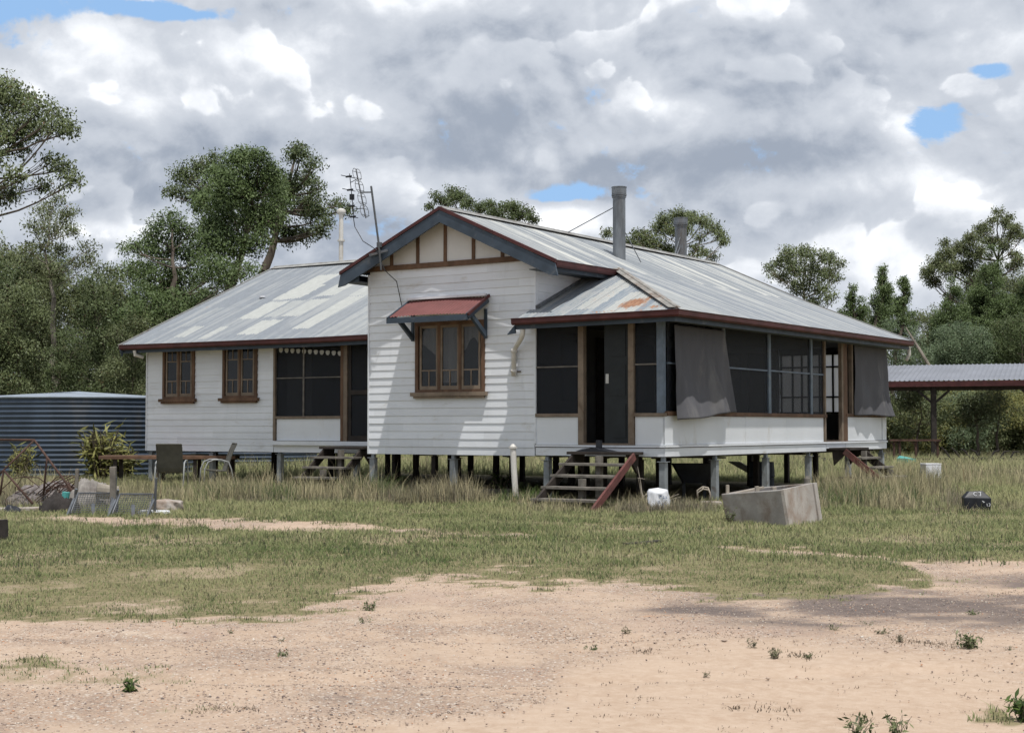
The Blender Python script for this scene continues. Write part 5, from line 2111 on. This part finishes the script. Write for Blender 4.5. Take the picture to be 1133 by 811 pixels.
# gum leaning in from the left edge
tree('gum_tree', 'tall gum tree reaching in from the left edge with bare lower limbs', gbase(-75, 40),
     pxclumps([(-45, 95, 34), (-10, 100, 24), (14, 112, 26), (40, 122, 17), (62, 126, 13), (76, 143, 9), (8, 145, 24), (40, 143, 18), (60, 140, 11), (-25, 150, 30),
               (22, 166, 9), (-8, 178, 16), (10, 215, 14), (18, 193, 8), (55, 178, 12), (68, 186, 10), (78, 200, 8), (48, 205, 6), (-5, 222, 16), (-40, 215, 30), (-60, 160, 40), (-70, 260, 36)], 40, 1, 1.6),
     leaf='gum', r0=.34, dens=2.62, size=.17, seed=11, trunk_top=at(-62, 290, 40), hollow=.35, sprig=.17)
# slender tall gum
tree('gum_tree', 'slender gum with thin grey-brown crown rising above the left scrub', gbase(58, 52),
     pxclumps([(62, 222, 10), (50, 236, 14), (74, 238, 13), (40, 252, 11), (60, 254, 15), (80, 256, 10), (45, 272, 11), (66, 276, 13), (84, 292, 11), (42, 296, 13), (58, 305, 14), (100, 290, 9), (96, 275, 10), (30, 275, 8)], 52, 2, 1.2),
     leaf='olive', bark='palebark', r0=.16, dens=2.36, size=.16, seed=12, trunk_top=at(60, 330, 52), hollow=.3)
# big pair behind the left wing
tree('gum_tree', 'large dark gum with wide spreading limbs behind the left wing', gbase(285, 56),
     pxclumps([(205, 196, 17), (192, 212, 11), (222, 186, 14), (236, 178, 10), (218, 215, 15), (330, 172, 14), (345, 182, 12), (340, 200, 13), (352, 208, 8), (325, 205, 16), (332, 228, 18), (352, 240, 16), (372, 226, 10), (383, 232, 6), (340, 258, 15), (356, 256, 10), (318, 262, 16), (300, 240, 20), (310, 212, 18), (345, 222, 14), (330, 165, 8), (362, 246, 9)], 56, 3, 1.5),
     leaf='gumdark', r0=.42, dens=2.54, size=.18, seed=13, trunk_top=at(292, 300, 56), hollow=.35)
tree('kurrajong_tree', 'dense round green tree in front of the large dark gum', gbase(262, 53),
     pxclumps([(262, 182, 18), (285, 180, 18), (240, 195, 18), (300, 195, 16), (258, 208, 24), (288, 212, 24), (232, 225, 20), (308, 225, 16), (260, 240, 26), (290, 245, 20), (236, 255, 20), (225, 270, 14), (250, 275, 22), (282, 270, 16), (270, 172, 12), (305, 210, 12)], 53, 4, 1.6),
     leaf='pine', r0=.34, dens=3.50, size=.17, seed=14, trunk_top=at(262, 295, 53), hollow=.6)
tree('gum_tree', 'bushy green tree left of the large pair, above the tank', gbase(190, 50),
     pxclumps([(188, 246, 16), (170, 258, 14), (206, 258, 16), (160, 276, 12), (185, 275, 20), (215, 285, 18), (150, 272, 7), (140, 275, 5), (150, 300, 16), (175, 305, 22), (205, 312, 22), (235, 300, 20), (160, 330, 20), (190, 340, 24), (225, 335, 20), (250, 310, 16), (148, 350, 18), (270, 300, 14)], 50, 5, 1.6),
     leaf='pine', r0=.26, dens=2.98, size=.16, seed=15, trunk_top=at(192, 330, 50))
# smaller right-hand trees
tree('gum_tree', 'pair of dark gum crowns peeking over the gable ridge', gbase(520, 78),
     pxclumps([(484, 218, 8), (494, 224, 9), (500, 212, 8), (508, 218, 10), (518, 226, 9), (475, 228, 4), (532, 232, 8), (540, 228, 9), (548, 236, 9), (556, 230, 8), (566, 230, 10), (572, 240, 9), (580, 235, 9), (588, 243, 8), (560, 245, 10), (530, 250, 14), (500, 250, 14)], 78, 6, 1.5),
     leaf='gumdark', r0=.28, dens=3.15, size=.19, seed=16, trunk_top=at(525, 300, 78), hollow=.35, sprig=.15)
tree('gum_tree', 'umbrella-crowned gum behind the rear chimney', gbase(750, 64),
     pxclumps([(736, 244, 10), (750, 240, 12), (765, 243, 11), (778, 246, 10), (790, 252, 10), (798, 262, 7), (801, 268, 4), (728, 254, 10), (742, 254, 10), (757, 254, 10), (716, 262, 10), (704, 260, 8), (698, 270, 9), (712, 274, 12), (728, 270, 12), (740, 280, 12), (770, 276, 8), (780, 280, 7), (790, 284, 5), (765, 288, 10), (672, 258, 5), (775, 262, 6), (690, 282, 10)], 64, 7, 1.5),
     leaf='gum', bark='palebark', r0=.24, dens=3.32, size=.17, seed=17, trunk_top=at(752, 320, 64), hollow=.35, sprig=.14)
tree('gum_tree', 'round loose gum crown above the right end of the main roof', gbase(890, 66),
     pxclumps([(872, 282, 12), (888, 280, 12), (904, 284, 12), (918, 288, 11), (928, 292, 7), (862, 292, 10), (878, 298, 14), (898, 302, 15), (916, 304, 12), (926, 308, 7), (866, 308, 10), (886, 318, 14), (908, 320, 12), (855, 304, 6), (850, 296, 5), (900, 336, 12), (920, 330, 8)], 66, 8, 1.4),
     leaf='gum', bark='palebark', r0=.2, dens=2.80, size=.17, seed=18, hollow=.35, sprig=.15)
tree('gum_tree', 'tall ragged gum with open top at the right edge', gbase(1085, 80),
     pxclumps([(1105, 236, 7), (1112, 246, 8), (1122, 254, 9), (1128, 262, 7), (1098, 244, 6), (1118, 240, 5), (1088, 256, 12), (1075, 266, 12), (1098, 268, 10), (1062, 276, 13), (1082, 280, 14), (1048, 282, 12), (1038, 292, 12), (1028, 300, 10), (1024, 306, 6), (1052, 298, 14), (1068, 296, 14), (1112, 272, 8), (1128, 290, 9), (1120, 296, 8), (1034, 312, 9), (1045, 270, 6), (1118, 262, 7), (1122, 282, 6)], 80, 9, 1.8),
     leaf='olive', r0=.3, dens=3.32, size=.18, seed=19, trunk_top=at(1080, 380, 80), hollow=.35, sprig=.14)


def pine_tree(name, label, px, top, bottom, wpx, Y, seed, group=None, leaf='pine', dens=1.0):
    """conical cypress pine: tiers of small upswept clumps"""
    rnd = random.Random(seed)
    cl = []
    h = bottom-top
    n = int(h/7)
    for i in range(n):
        f = (i+.5)/n
        w_ = wpx*(f**.75)*(1-.25*max(0, f-.8)/.2)
        k = 1 if f < .12 else (3 if f < .4 else 5)
        for j in range(k):
            a = rnd.uniform(0, 2*math.pi)
            rr = w_*.5*rnd.uniform(.4, .95)
            r_ = max(3.0, w_*.22*rnd.uniform(.7, 1.3))
            x, y, z = at(px+rr*math.cos(a), top+f*h+rnd.uniform(-4, 4), Y)
            cl.append(((x, Y+rr*math.sin(a)*Y/F_PX, z), r_*Y/F_PX))
    return tree(name, label, gbase(px, Y), cl, leaf=leaf, r0=.16, dens=3.12*dens, size=.15, seed=seed, group=group,
                trunk_top=at(px, top+h*.5, Y), twigs=False, sprig=.11, per=9, flat=1.15, hollow=.3, droop=-.5)


pine_tree('cypress_pine', 'pointed bright green cypress pine just right of the round gum', 976, 294, 372, 34, 68, 31)
pine_tree('cypress_pine', 'narrow cypress pine with side tufts left of the small sky gap', 1000, 304, 372, 26, 70, 32)
pine_tree('cypress_pine', 'low broad cypress pine against the roof edge', 945, 318, 380, 46, 66, 33)
pine_tree('cypress_pine', 'broad green cypress pine in front of the ragged gum at right', 1098, 268, 420, 86, 77, 34, dens=.9)
pine_tree('cypress_pine', 'olive cypress pine left of the broad green one above the shed', 1055, 306, 420, 66, 75, 35)
pine_tree('cypress_pine', 'dark cypress pine at the right edge behind the shed roof', 1134, 310, 430, 60, 76, 36)
tree('round_bush_tree', 'rounded grey-green tree standing just above the shed roof', gbase(1062, 72),
     pxclumps([(1045, 372, 14), (1062, 366, 14), (1080, 372, 14), (1052, 386, 16), (1072, 388, 16), (1090, 386, 10), (1036, 388, 10), (1062, 400, 18), (1085, 402, 14), (1042, 402, 12)], 72, 40, .9),
     leaf='bluebush', r0=.14, dens=3.50, size=.14, seed=41, twigs=False)
tree('round_bush_tree', 'small rounded tree at the right edge of the shed roofline', gbase(1122, 73),
     pxclumps([(1108, 366, 14), (1126, 360, 14), (1140, 370, 14), (1115, 384, 16), (1135, 386, 16), (1122, 402, 18)], 73, 42, .9),
     leaf='gumdark', r0=.14, dens=2.98, size=.15, seed=43, twigs=False)
tree('round_bush_tree', 'small dark tree with a bare leaning limb beside the right eave', gbase(1012, 67),
     pxclumps([(1010, 366, 8), (1018, 376, 8), (1008, 388, 12), (996, 386, 10), (985, 380, 10), (1022, 395, 12), (1000, 402, 14), (970, 372, 12), (985, 360, 9)], 67, 44, .8),
     leaf='bluebush', r0=.12, dens=3.15, size=.14, seed=45, twigs=False)

# repeated scrub: prototypes built once, then copied with their parts


def proto(kind, seed):
    rnd = random.Random(seed)
    cl = []
    if kind == 'scrub':
        H_, Wd = 6.6, 1.7
        for i in range(15):
            f = .16+.84*((i+rnd.random())/15)
            a = i*2.4+rnd.uniform(-.5, .5)
            rr = Wd*rnd.uniform(.35, 1)*(1.05-.72*f)
            cl.append(((rr*math.cos(a), rr*math.sin(a), H_*f), rnd.uniform(.38, .72)))
        return tree('scrub_tree', 'x', (0, 0, 0), cl, leaf=['olive', 'gumdark', 'gum'][seed % 3], r0=.08, dens=2.1, size=.16, seed=seed, hollow=.45, fork=.2)
    if kind == 'bush':
        for i in range(12):
            a = rnd.uniform(0, 6.28)
            rr = 1.2*math.sqrt(rnd.random())
            cl.append(((rr*math.cos(a), rr*math.sin(a), rnd.uniform(.4, 1.9)*(1.2-.3*rr)), rnd.uniform(.35, .65)))
        return tree('wattle_bush', 'x', (0, 0, 0), cl, leaf=['wattle', 'olive', 'bluebush'][seed % 3], r0=.05, dens=1.7, size=.13, seed=seed, twigs=True, sprig=.13, fork=.1)


def copy_tree(src, loc, rz, sc, label, group, cat='tree'):
    c = src.copy()
    COL.objects.link(c)
    for ch in list(src.children):
        d = ch.copy()
        COL.objects.link(d)
        d.parent = c
    c.location = loc
    c.rotation_euler = (0, 0, rz)
    c.scale = (sc, sc, sc*random.uniform(.92, 1.12))
    c['label'] = label
    c['group'] = group
    c['category'] = cat
    return c


def use(src, first, *a):
    if first:
        loc, rz, sc, label, group, cat = a
        src.location = loc
        src.rotation_euler = (0, 0, rz)
        src.scale = (sc, sc, sc)
        src['label'], src['group'], src['category'] = label, group, cat
        return src
    return copy_tree(src, *a)


scrubs = [proto('scrub', s) for s in (60, 61, 62, 63)]
bushes = [proto('bush', s) for s in (70, 71, 72, 73)]
used = set()


def place(pool, k, px, Y, sc, label, group, cat='tree'):
    src = pool[k % len(pool)]
    first = src.name not in used
    used.add(src.name)
    return use(src, first, gbase(px, Y), random.uniform(0, 6.28), sc, label, group, cat)


# scrub at the left, behind the tank (px, distance, scale)
kinds = ['olive', 'dark green', 'grey-green', 'brownish']
left_spots = [(-45, 50, 1.2), (-8, 56, 1.15), (16, 50, .95), (38, 57, 1.2), (86, 56, 1.1), (106, 50, .88), (128, 55, 1.1),
              (142, 48, .75), (160, 55, .95), (180, 60, 1.1), (205, 54, .85), (232, 58, .95), (-90, 58, 1.3), (52, 70, 1.3), (112, 72, 1.2), (2, 72, 1.35), (255, 62, .9), (72, 48.5, .72), (200, 70, 1.15), (150, 74, 1.15), (28, 64, 1.25)]
for i, (px, Y, sc) in enumerate(left_spots):
    place(scrubs, i, px, Y, sc, 'scrub tree in the dense mass behind the water tank at left', 'scrub trees massed at the left')
for i, (px, Y, sc) in enumerate([(20, 46, .8), (48, 46.5, .7), (70, 47, .75), (95, 46, .7), (118, 45.5, .85), (150, 46, .9), (5, 46.5, .8), (170, 45, .8)]):
    place(bushes, i, px, Y, sc*.95, 'low yellow-green bush just above the rim of the broad tank', 'bushes behind the broad tank', 'bush')
# far belt of trees
rr_ = random.Random(21)
for i in range(46):
    px = -160+i*32+rr_.uniform(-12, 12)
    Y = rr_.uniform(88, 112)
    place(scrubs, i*3+1, px, Y, rr_.uniform(.95, 1.35), 'tree in the far belt of scrub behind the house', 'far belt of scrub trees')
for i, (px, Y, sc) in enumerate([(935, 74, 1.0), (960, 78, 1.05), (1030, 84, 1.1), (1045, 86, 1.2), (1075, 84, 1.4), (1105, 86, 1.45), (1130, 82, 1.35), (1150, 76, 1.3), (1180, 78, 1.3), (1010, 82, .8), (915, 80, 1.0)]):
    place(scrubs, i+2, px, Y, sc, 'dark scrub tree standing behind the open shed', 'scrub trees behind the shed')
# understorey seen beneath the shed roof
for i in range(26):
    px = 980+i*8+rr_.uniform(-6, 6)
    Y = rr_.uniform(66, 71)
    place(bushes, i, px, Y, rr_.uniform(1.0, 1.6), 'leafy bush growing beyond the open shed', 'bushes beyond the shed', 'bush')
for i, px in enumerate((1085, 1103, 1020)):
    q = gbase(px, 62+i)
    tree('sapling', ['thin dark sapling beyond the shed seen under its roof', 'forked thin sapling right of the dark one beyond the shed', 'small sapling close to the shed post'][i], q,
         [((q[0]+random.uniform(-.7, .7), q[1]+random.uniform(-.5, .5), random.uniform(1.4, 3.0)), random.uniform(.35, .6)) for _ in range(7)],
         leaf='olive', r0=.10, dens=1.2, size=.14, seed=80+i)
# leaning bare limb beside the right eave
mb = MB()
mb.tube([W3(1030, 408, 65.5), W3(1018, 388, 65.5), W3(1008, 372, 65.5), W3(1002, 362, 65.5)], [.08, .07, .05, .02], 6)
o = mb.build('bare_limb', M['palebark'])
tag(o, 'pale bare limb leaning up above the left end of the shed roof', 'limb')


# ------------------------------------------------------------------ grass and weeds
def blade_field(X, Y, h, w, r, lean=.5, tint=None):
    """triangular blades, bent: 2 segments (quad + tip as 2 quads collapsed) -> one quad and one tri as 5 verts"""
    n = len(X)
    a = r.uniform(0, 2*math.pi, n)
    dx, dy = np.cos(a), np.sin(a)
    la = r.uniform(0, 2*math.pi, n)
    ln = np.abs(r.normal(0, lean, n))*h
    z0 = relief(X, Y)-.01
    V_ = np.empty((n, 6, 3), np.float32)
    mx, my = np.cos(la)*ln, np.sin(la)*ln
    for k, (f, fh, fw) in enumerate(((0, 0, .5), (.34, .60, .36), (1, .97, .05))):
        V_[:, 2*k] = np.stack([X-dx*w*fw+mx*f, Y-dy*w*fw+my*f, z0+h*fh], -1)
        V_[:, 2*k+1] = np.stack([X+dx*w*fw+mx*f, Y+dy*w*fw+my*f, z0+h*fh], -1)
    i = np.arange(n)[:, None]*6
    F_ = np.concatenate([i+np.array([[0, 1, 3, 2]]), i+np.array([[2, 3, 5, 4]])])
    return V_.reshape(-1, 3), F_


def grass_density_points(n, ymin, ymax, r, px0=-90, px1=1230):
    Y = ymin+(ymax-ymin)*r.random(n)**.8
    px = r.uniform(px0, px1, n)
    X = (px-CX)/F_PX*Y
    g = masks(X, Y)[0]
    keep = r.random(n) < g
    return X[keep], Y[keep]


def under_house(X, Y):
    q = np.stack([X-HO[0], Y-HO[1]], -1)
    U, V_ = q@uvec[:2], q@vvec[:2]
    return ((U > -.05) & (U < 6.6) & (V_ > .1) & (V_ < 11.1)) | ((U >= 6.5) & (U < 15.3) & (V_ > 2.4) & (V_ < 12))


def make_grass():
    r = np.random.default_rng(99)
    Vs, Fs, T = [], [], []
    off = 0

    def push(V_, F_, t_):
        nonlocal off
        Vs.append(V_)
        Fs.append(F_+off)
        T.append(np.repeat(t_, 6))
        off += len(V_)
    for (n, y0, y1, h0, h1, w) in ((430000, 6.5, 17.5, .025, .075, .0062), (430000, 15.5, 27, .03, .10, .009), (380000, 24, 44, .04, .15, .010), (230000, 40, 85, .10, .32, .018)):
        X, Y = grass_density_points(n, y0, y1, r)
        k = ~under_house(X, Y)
        X, Y = X[k], Y[k]
        cl = fbm(X*1.1, Y*1.1, 51)
        cl2 = fbm(X*3.7, Y*3.7, 57)
        edge = masks(X, Y)[0]
        h = (h0+(h1-h0)*r.random(len(X))**1.6)*(.45+1.1*cl2)*(.5+.6*edge)*np.clip(.75+ (Y-14)/14*.35, .7, 1.25)
        V_, F_ = blade_field(X, Y, h, np.full(len(X), w)*r.uniform(.7, 1.3, len(X)), r, .55)
        dry = np.clip((Y-15)/12, 0, 1)*.22+(np.clip((px_of(X, Y)[0]-560)/500, 0, 1))*.10
        t_ = np.clip(.06+r.random(len(X))*.46+(cl-.5)*1.1+(cl2-.5)*.5+dry, 0, .92)
        t_ = np.where(r.random(len(X)) < .05, 1.0, t_)
        push(V_, F_, t_)
    me = arr_mesh('grass', np.concatenate(Vs), np.concatenate(Fs), tint=np.concatenate(T))
    o = link('grass', me, M['grassgreen'])
    tag(o, 'short green and straw grass covering the yard around the house', 'grass', kind='stuff')
    # tall dry grass round the house and junk: clumps
    Vs, Fs, T, off = [], [], [], 0
    spots = []

    def strip(px0, px1, y0, y1, n, h, hv=.4):
        for _ in range(n):
            px = r.uniform(px0, px1)
            Y = r.uniform(y0, y1)
            spots.append(((px-CX)/F_PX*Y, Y, h*r.uniform(1-hv, 1+hv)))
    strip(-20, 80, 26, 33, 150, .50)
    strip(80, 300, 27, 32, 330, .36)
    strip(230, 410, 27, 30.5, 330, .45)
    strip(380, 430, 26.5, 28, 90, .62)
    strip(440, 520, 26.2, 28.2, 120, .48)
    strip(410, 600, 26, 28.4, 180, .26)
    strip(590, 800, 24, 25.8, 240, .20)
    strip(690, 770, 24.4, 25.3, 60, .28)
    strip(900, 1000, 24.5, 33, 330, .42)
    strip(930, 1040, 27, 36, 300, .50)
    strip(1000, 1160, 33, 48, 330, .42)
    strip(880, 1160, 40, 64, 420, .40)
    strip(100, 900, 44, 62, 500, .50)
    strip(780, 960, 20.3, 22.5, 70, .16)
    strip(1040, 1140, 24.2, 27, 60, .2)
    strip(0, 560, 14.5, 24, 160, .12)
    strip(560, 1100, 14.5, 24, 160, .12)
    per = 44
    sp = np.array(spots)
    kn = fbm(sp[:, 0]*.9, sp[:, 1]*.9, 81)
    sp = sp[r.random(len(sp)) < np.clip((kn-.30)*3.2, .12, 1)]
    sp[:, 2] *= .6+.9*fbm(sp[:, 0]*1.6+5, sp[:, 1]*1.6, 83)
    sp = sp[~under_house(sp[:, 0], sp[:, 1])]
    sp[:, 2] *= .85*r.uniform(.5, 1.25, len(sp))
    X = np.repeat(sp[:, 0], per)+r.normal(0, .16, len(sp)*per)
    Y = np.repeat(sp[:, 1], per)+r.normal(0, .16, len(sp)*per)
    h = np.repeat(sp[:, 2], per)*r.uniform(.45, 1.1, len(X))
    V_, F_ = blade_field(X, Y, h, np.full(len(X), .0058)*(.7+Y/45), r, .32)
    t_ = np.clip(np.repeat(r.random(len(sp)), per)*.65+r.random(len(X))*.4, 0, 1)
    Vs.append(V_)
    Fs.append(F_)
    T.append(np.repeat(t_, 6))
    me = arr_mesh('tall_grass', V_, F_, tint=np.repeat(t_, 6))
    o = link('tall_grass', me, M['straw'])
    tag(o, 'tall dry straw-coloured grass along the stumps and junk', 'grass', kind='stuff')
    # purple-brown seeding grass and green weeds
    spots.clear()
    strip(690, 790, 23.8, 25.2, 130, .24)
    strip(430, 530, 26.0, 27.5, 90, .40)
    strip(250, 420, 26.3, 28.2, 90, .22)
    strip(1050, 1068, 25, 27, 16, .5)
    strip(960, 1130, 24.3, 26, 60, .16)
    strip(-20, 120, 24.5, 27, 70, .30)
    sp = np.array(spots)
    X = np.repeat(sp[:, 0], 24)+r.normal(0, .12, len(sp)*24)
    Y = np.repeat(sp[:, 1], 24)+r.normal(0, .12, len(sp)*24)
    h = .9*np.repeat(sp[:, 2], 24)*r.uniform(.45, 1.1, len(X))
    V_, F_ = blade_field(X, Y, h, np.full(len(X), .007), r, .38)
    t_ = np.clip(r.random(len(X)), 0, 1)
    me = arr_mesh('seeding_grass', V_, F_, tint=np.repeat(t_, 6))
    o = link('seeding_grass', me, M['purple'])
    tag(o, 'purplish seeding grass in patches below the verandah', 'grass', kind='stuff')
    # leafy green growth
    spots.clear()
    strip(-20, 700, 14.5, 24, 300, .09)
    strip(700, 1120, 14.8, 24, 200, .09)
    strip(230, 330, 27.2, 29, 90, .42)
    strip(560, 600, 26.5, 27.6, 40, .34)
    strip(900, 1010, 25.5, 30, 140, .40)
    strip(1000, 1040, 31, 34, 30, .45)
    strip(390, 430, 27.3, 28.3, 50, .55)
    sp = np.array(spots)
    sp = sp[~under_house(sp[:, 0], sp[:, 1])]
    X = np.repeat(sp[:, 0], 22)+r.normal(0, .12, len(sp)*22)
    Y = np.repeat(sp[:, 1], 22)+r.normal(0, .12, len(sp)*22)
    h = .85*np.repeat(sp[:, 2], 22)*r.uniform(.4, 1.05, len(X))
    V_, F_ = blade_field(X, Y, h, np.full(len(X), .010), r, .5)
    me = arr_mesh('green_weeds', V_, F_, tint=np.repeat(np.clip(r.random(len(X)), 0, .9), 6))
    o = link('green_weeds', me, M['weed'])
    tag(o, 'rank green weeds along the foot of the house', 'weeds', kind='stuff')


make_grass()


def weed_plant(name, label, px, py, h, w, n, seed, mat='weed', leafw=.05, cat='plant'):
    """single plant: stems with strap leaves"""
    Y = F_PX*EYE/(py-473)
    r = np.random.default_rng(seed)
    rnd = random.Random(seed)
    e = empty(name, ((px-CX)/F_PX*Y, Y, ground_z((px-CX)/F_PX*Y, Y)), 0, label, cat)
    mb = MB()
    pts = []
    for k in range(n):
        a = rnd.uniform(0, 6.28)
        tip = np.array((math.cos(a)*w*rnd.uniform(.2, 1), math.sin(a)*w*rnd.uniform(.2, 1), h*rnd.uniform(.5, 1)))
        s0 = np.array((rnd.uniform(-.2, .2)*w, rnd.uniform(-.2, .2)*w, -.02))
        mb.tube([s0, (s0+tip)/2+np.array((0, 0, h*.08)), tip], [h*.016, h*.013, h*.006], 4)
        for j in range(9):
            f = rnd.uniform(.25, 1.05)
            pts.append(s0+(tip-s0)*f+r.normal(size=3)*h*.03)
    mb.build('stem', M['bark'], e)
    pts = np.array(pts)
    V_, Fs = leaves(pts, leafw*r.uniform(.6, 1.4, len(pts)), r, .1, .15 if leafw > .15 else .30)
    me = arr_mesh('foliage', V_, Fs, tint=np.repeat(np.clip(r.random(len(pts)), 0, .9), 4))
    link('foliage', me, M[mat], e)
    return e


def at_y(px, Y):
    return px, 473+F_PX*EYE/Y


weed_plant('leafy_shrub', 'bright strap-leaved shrub in front of the broad tank', *at_y(112, 37.5), 1.35, .55, 60, 1, 'wattle', leafw=.34)
weed_plant('leafy_shrub', 'dim strap-leaved shrub right of the bright one by the tank', *at_y(136, 38.0), 1.05, .45, 44, 2, 'wattle', leafw=.30)
weed_plant('leafy_shrub', 'small weedy shrub against the tank near the left edge', *at_y(24, 37.5), .95, .4, 40, 3, 'wattle', leafw=.24)
weed_plant('leafy_shrub', 'green weed bush growing at the foot of the white standpipe', 552, 549.5, .50, .28, 26, 4, leafw=.10)
weed_plant('seedling_weed', 'dusty weed growing at the left end of the concrete trough', 806, 580, .24, .10, 12, 5, 'olive', .05)
weed_plant('seedling_weed', 'green leafy weed on the dark strip of debris at right', 1070, 713, .10, .12, 22, 6, 'olive', .035)
weed_plant('seedling_weed', 'reddish sprig in the middle of the bare sand', 857, 722, .07, .06, 10, 7, 'purple', .02)
weed_plant('seedling_weed', 'small upright sprig left of the reddish one on the sand', 832, 712, .05, .05, 8, 8, 'purple', .02)
weed_plant('seedling_weed', 'bright green tuft on the gravel at lower left', 148, 765, .07, .05, 14, 9, 'weed', .035)
weed_plant('seedling_weed', 'grey-green sprig at the bottom edge, right of centre', 945, 806, .09, .09, 12, 10, 'olive', .03)
weed_plant('seedling_weed', 'tallest sprig of the row along the bottom edge', 990, 806, .10, .07, 12, 11, 'olive', .03)
weed_plant('seedling_weed', 'green tuft at the right edge near the bottom corner', 1128, 786, .13, .10, 26, 12, 'weed', .05)
weed_plant('seedling_weed', 'tiny sprig on the open sand left of the reddish one', 780, 738, .03, .04, 6, 13, 'purple', .015)
weed_plant('seedling_weed', 'small dark sprig on the gravel below the grass edge', 410, 672, .07, .07, 12, 14, 'olive', .03)

rr_ = random.Random(31)
for i in range(15):
    px, py = rr_.uniform(120, 1120), rr_.uniform(664, 730)
    src = weed_plant('seedling_weed', 'tiny dry seedling scattered on the bare gravel between the grass and the sand', px, py, rr_.uniform(.02, .05), rr_.uniform(.03, .07), 9, 200+i, rr_.choice(['olive', 'purple', 'purple', 'olive']), rr_.uniform(.012, .025))
    src['group'] = 'tiny seedlings on the gravel'

# scattered small dead tufts, leaf litter: stuff
def litter():
    r = np.random.default_rng(5)
    n = 8000
    Y = r.uniform(6.4, 15, n)
    px = r.uniform(-60, 1200, n)
    X = (px-CX)/F_PX*Y
    g, dark, gravel, sand, tr_ = masks(X, Y)
    p_ = .03+.75*sstep(fbm(X*1.6, Y*2.2, 63), .55, .75)*(1-sand*.9)
    k = r.random(n) < p_
    X, Y = X[k], Y[k]
    m_ = 9
    X = np.repeat(X, m_)+r.normal(0, .035, len(X)*m_)
    Y = np.repeat(Y, m_)+r.normal(0, .03, len(Y)*m_)
    h = r.uniform(.004, .016, len(X))
    V_, F_ = blade_field(X, Y, h, np.full(len(X), .0045), r, .9)
    me = arr_mesh('ground_litter', V_, F_, tint=np.repeat(r.random(len(X))*.5, 6))
    o = link('ground_litter', me, M['litter'])
    tag(o, 'dry leaf litter and dead tufts scattered over the bare dirt', 'litter', kind='stuff')
    # debris lines
    Xs, Ys = [], []
    for (x0, y0, x1, y1, c, sp) in ((980, 703, 1055, 712, 500, 2.2), (215, 783, 285, 781, 420, 2.0), (1090, 655, 1133, 652, 150, 2), (700, 712, 720, 716, 60, 1.5), (900, 722, 870, 718, 90, 1.5), (590, 700, 640, 698, 100, 2), (800, 776, 880, 780, 50, 2)):
        f = r.random(c)
        px = x0+(x1-x0)*f+r.normal(0, 4, c)
        py = y0+(y1-y0)*f+r.normal(0, sp, c)
        Y = F_PX*EYE/(py-473)
        Xs.append((px-CX)/F_PX*Y)
        Ys.append(Y)
    X, Y = np.concatenate(Xs), np.concatenate(Ys)
    V_, F_ = blade_field(X, Y, r.uniform(.006, .026, len(X)), np.full(len(X), .006), r, 1.1)
    me = arr_mesh('twig_litter', V_, F_, tint=np.repeat(r.random(len(X))*.35, 6))
    o = link('twig_litter', me, M['litter'])
    tag(o, 'dark drifts of twigs and bark on the bare dirt', 'litter', kind='stuff')


M['litter'] = leaf_mat('dead_leaf', (.12, .085, .06), (.24, .20, .13), (.13, .10, .07), tl=.1, rough=.9, up=.5)
litter()


def pebbles():
    r = np.random.default_rng(8)
    n = 60000
    Y = 6.3+9.2*r.random(n)**1.1
    px = r.uniform(-60, 1200, n)
    X = (px-CX)/F_PX*Y
    g, dark, gravel, sand, tr_ = masks(X, Y)
    k = r.random(n) < np.clip(gravel*(.25+1.0*sstep(fbm(X*1.3, Y*1.3, 71), .35, .65))+dark*.3+.045, 0, 1)*(1-g)
    X, Y = X[k], Y[k]
    n = len(X)
    s = .0028+.0075*r.random(n)**3.0
    s = np.where(r.random(n) < .006, s*2.0, s)
    dirs = np.array([(1, 0, 0), (0, 1, 0), (-1, 0, 0), (0, -1, 0), (0, 0, 1), (0, 0, -1)], float)
    a = r.uniform(0, 6.28, n)
    V_ = np.empty((n, 6, 3), np.float32)
    z0 = relief(X, Y)
    for i, d in enumerate(dirs):
        k_ = s*r.uniform(.6, 1.3, n)
        x = (d[0]*np.cos(a)-d[1]*np.sin(a))*k_
        y = (d[0]*np.sin(a)+d[1]*np.cos(a))*k_
        V_[:, i] = np.stack([X+x, Y+y, z0+.001+d[2]*k_*.62], -1)
    tri = np.array([(0, 1, 4), (1, 2, 4), (2, 3, 4), (3, 0, 4), (1, 0, 5), (2, 1, 5), (3, 2, 5), (0, 3, 5)])
    Fs = (np.arange(n)[:, None, None]*6+tri[None]).reshape(-1, 3)
    me = arr_mesh('gravel', V_.reshape(-1, 3), Fs, tint=np.repeat(r.random(n), 6))
    m, t, b, out = material('gravel_stones')
    f = t.n('ShaderNodeAttribute', attribute_name='tint').outputs['Fac']
    c = t.mix(f, (.26, .19, .16), (.46, .36, .28))
    c = t.mix(t.ss(f, .86, .88), c, (.60, .55, .48))
    c = t.mix(t.ss(f, .95, .96), c, (.44, .22, .12))
    c = t.mix(t.ss(f, .16, .14), c, (.14, .11, .10))
    t.put(b.inputs['Base Color'], c)
    b.inputs['Roughness'].default_value = .9
    o = link('gravel', me, m)
    tag(o, 'small mixed stones scattered over the bare yard', 'gravel', kind='stuff')


pebbles()
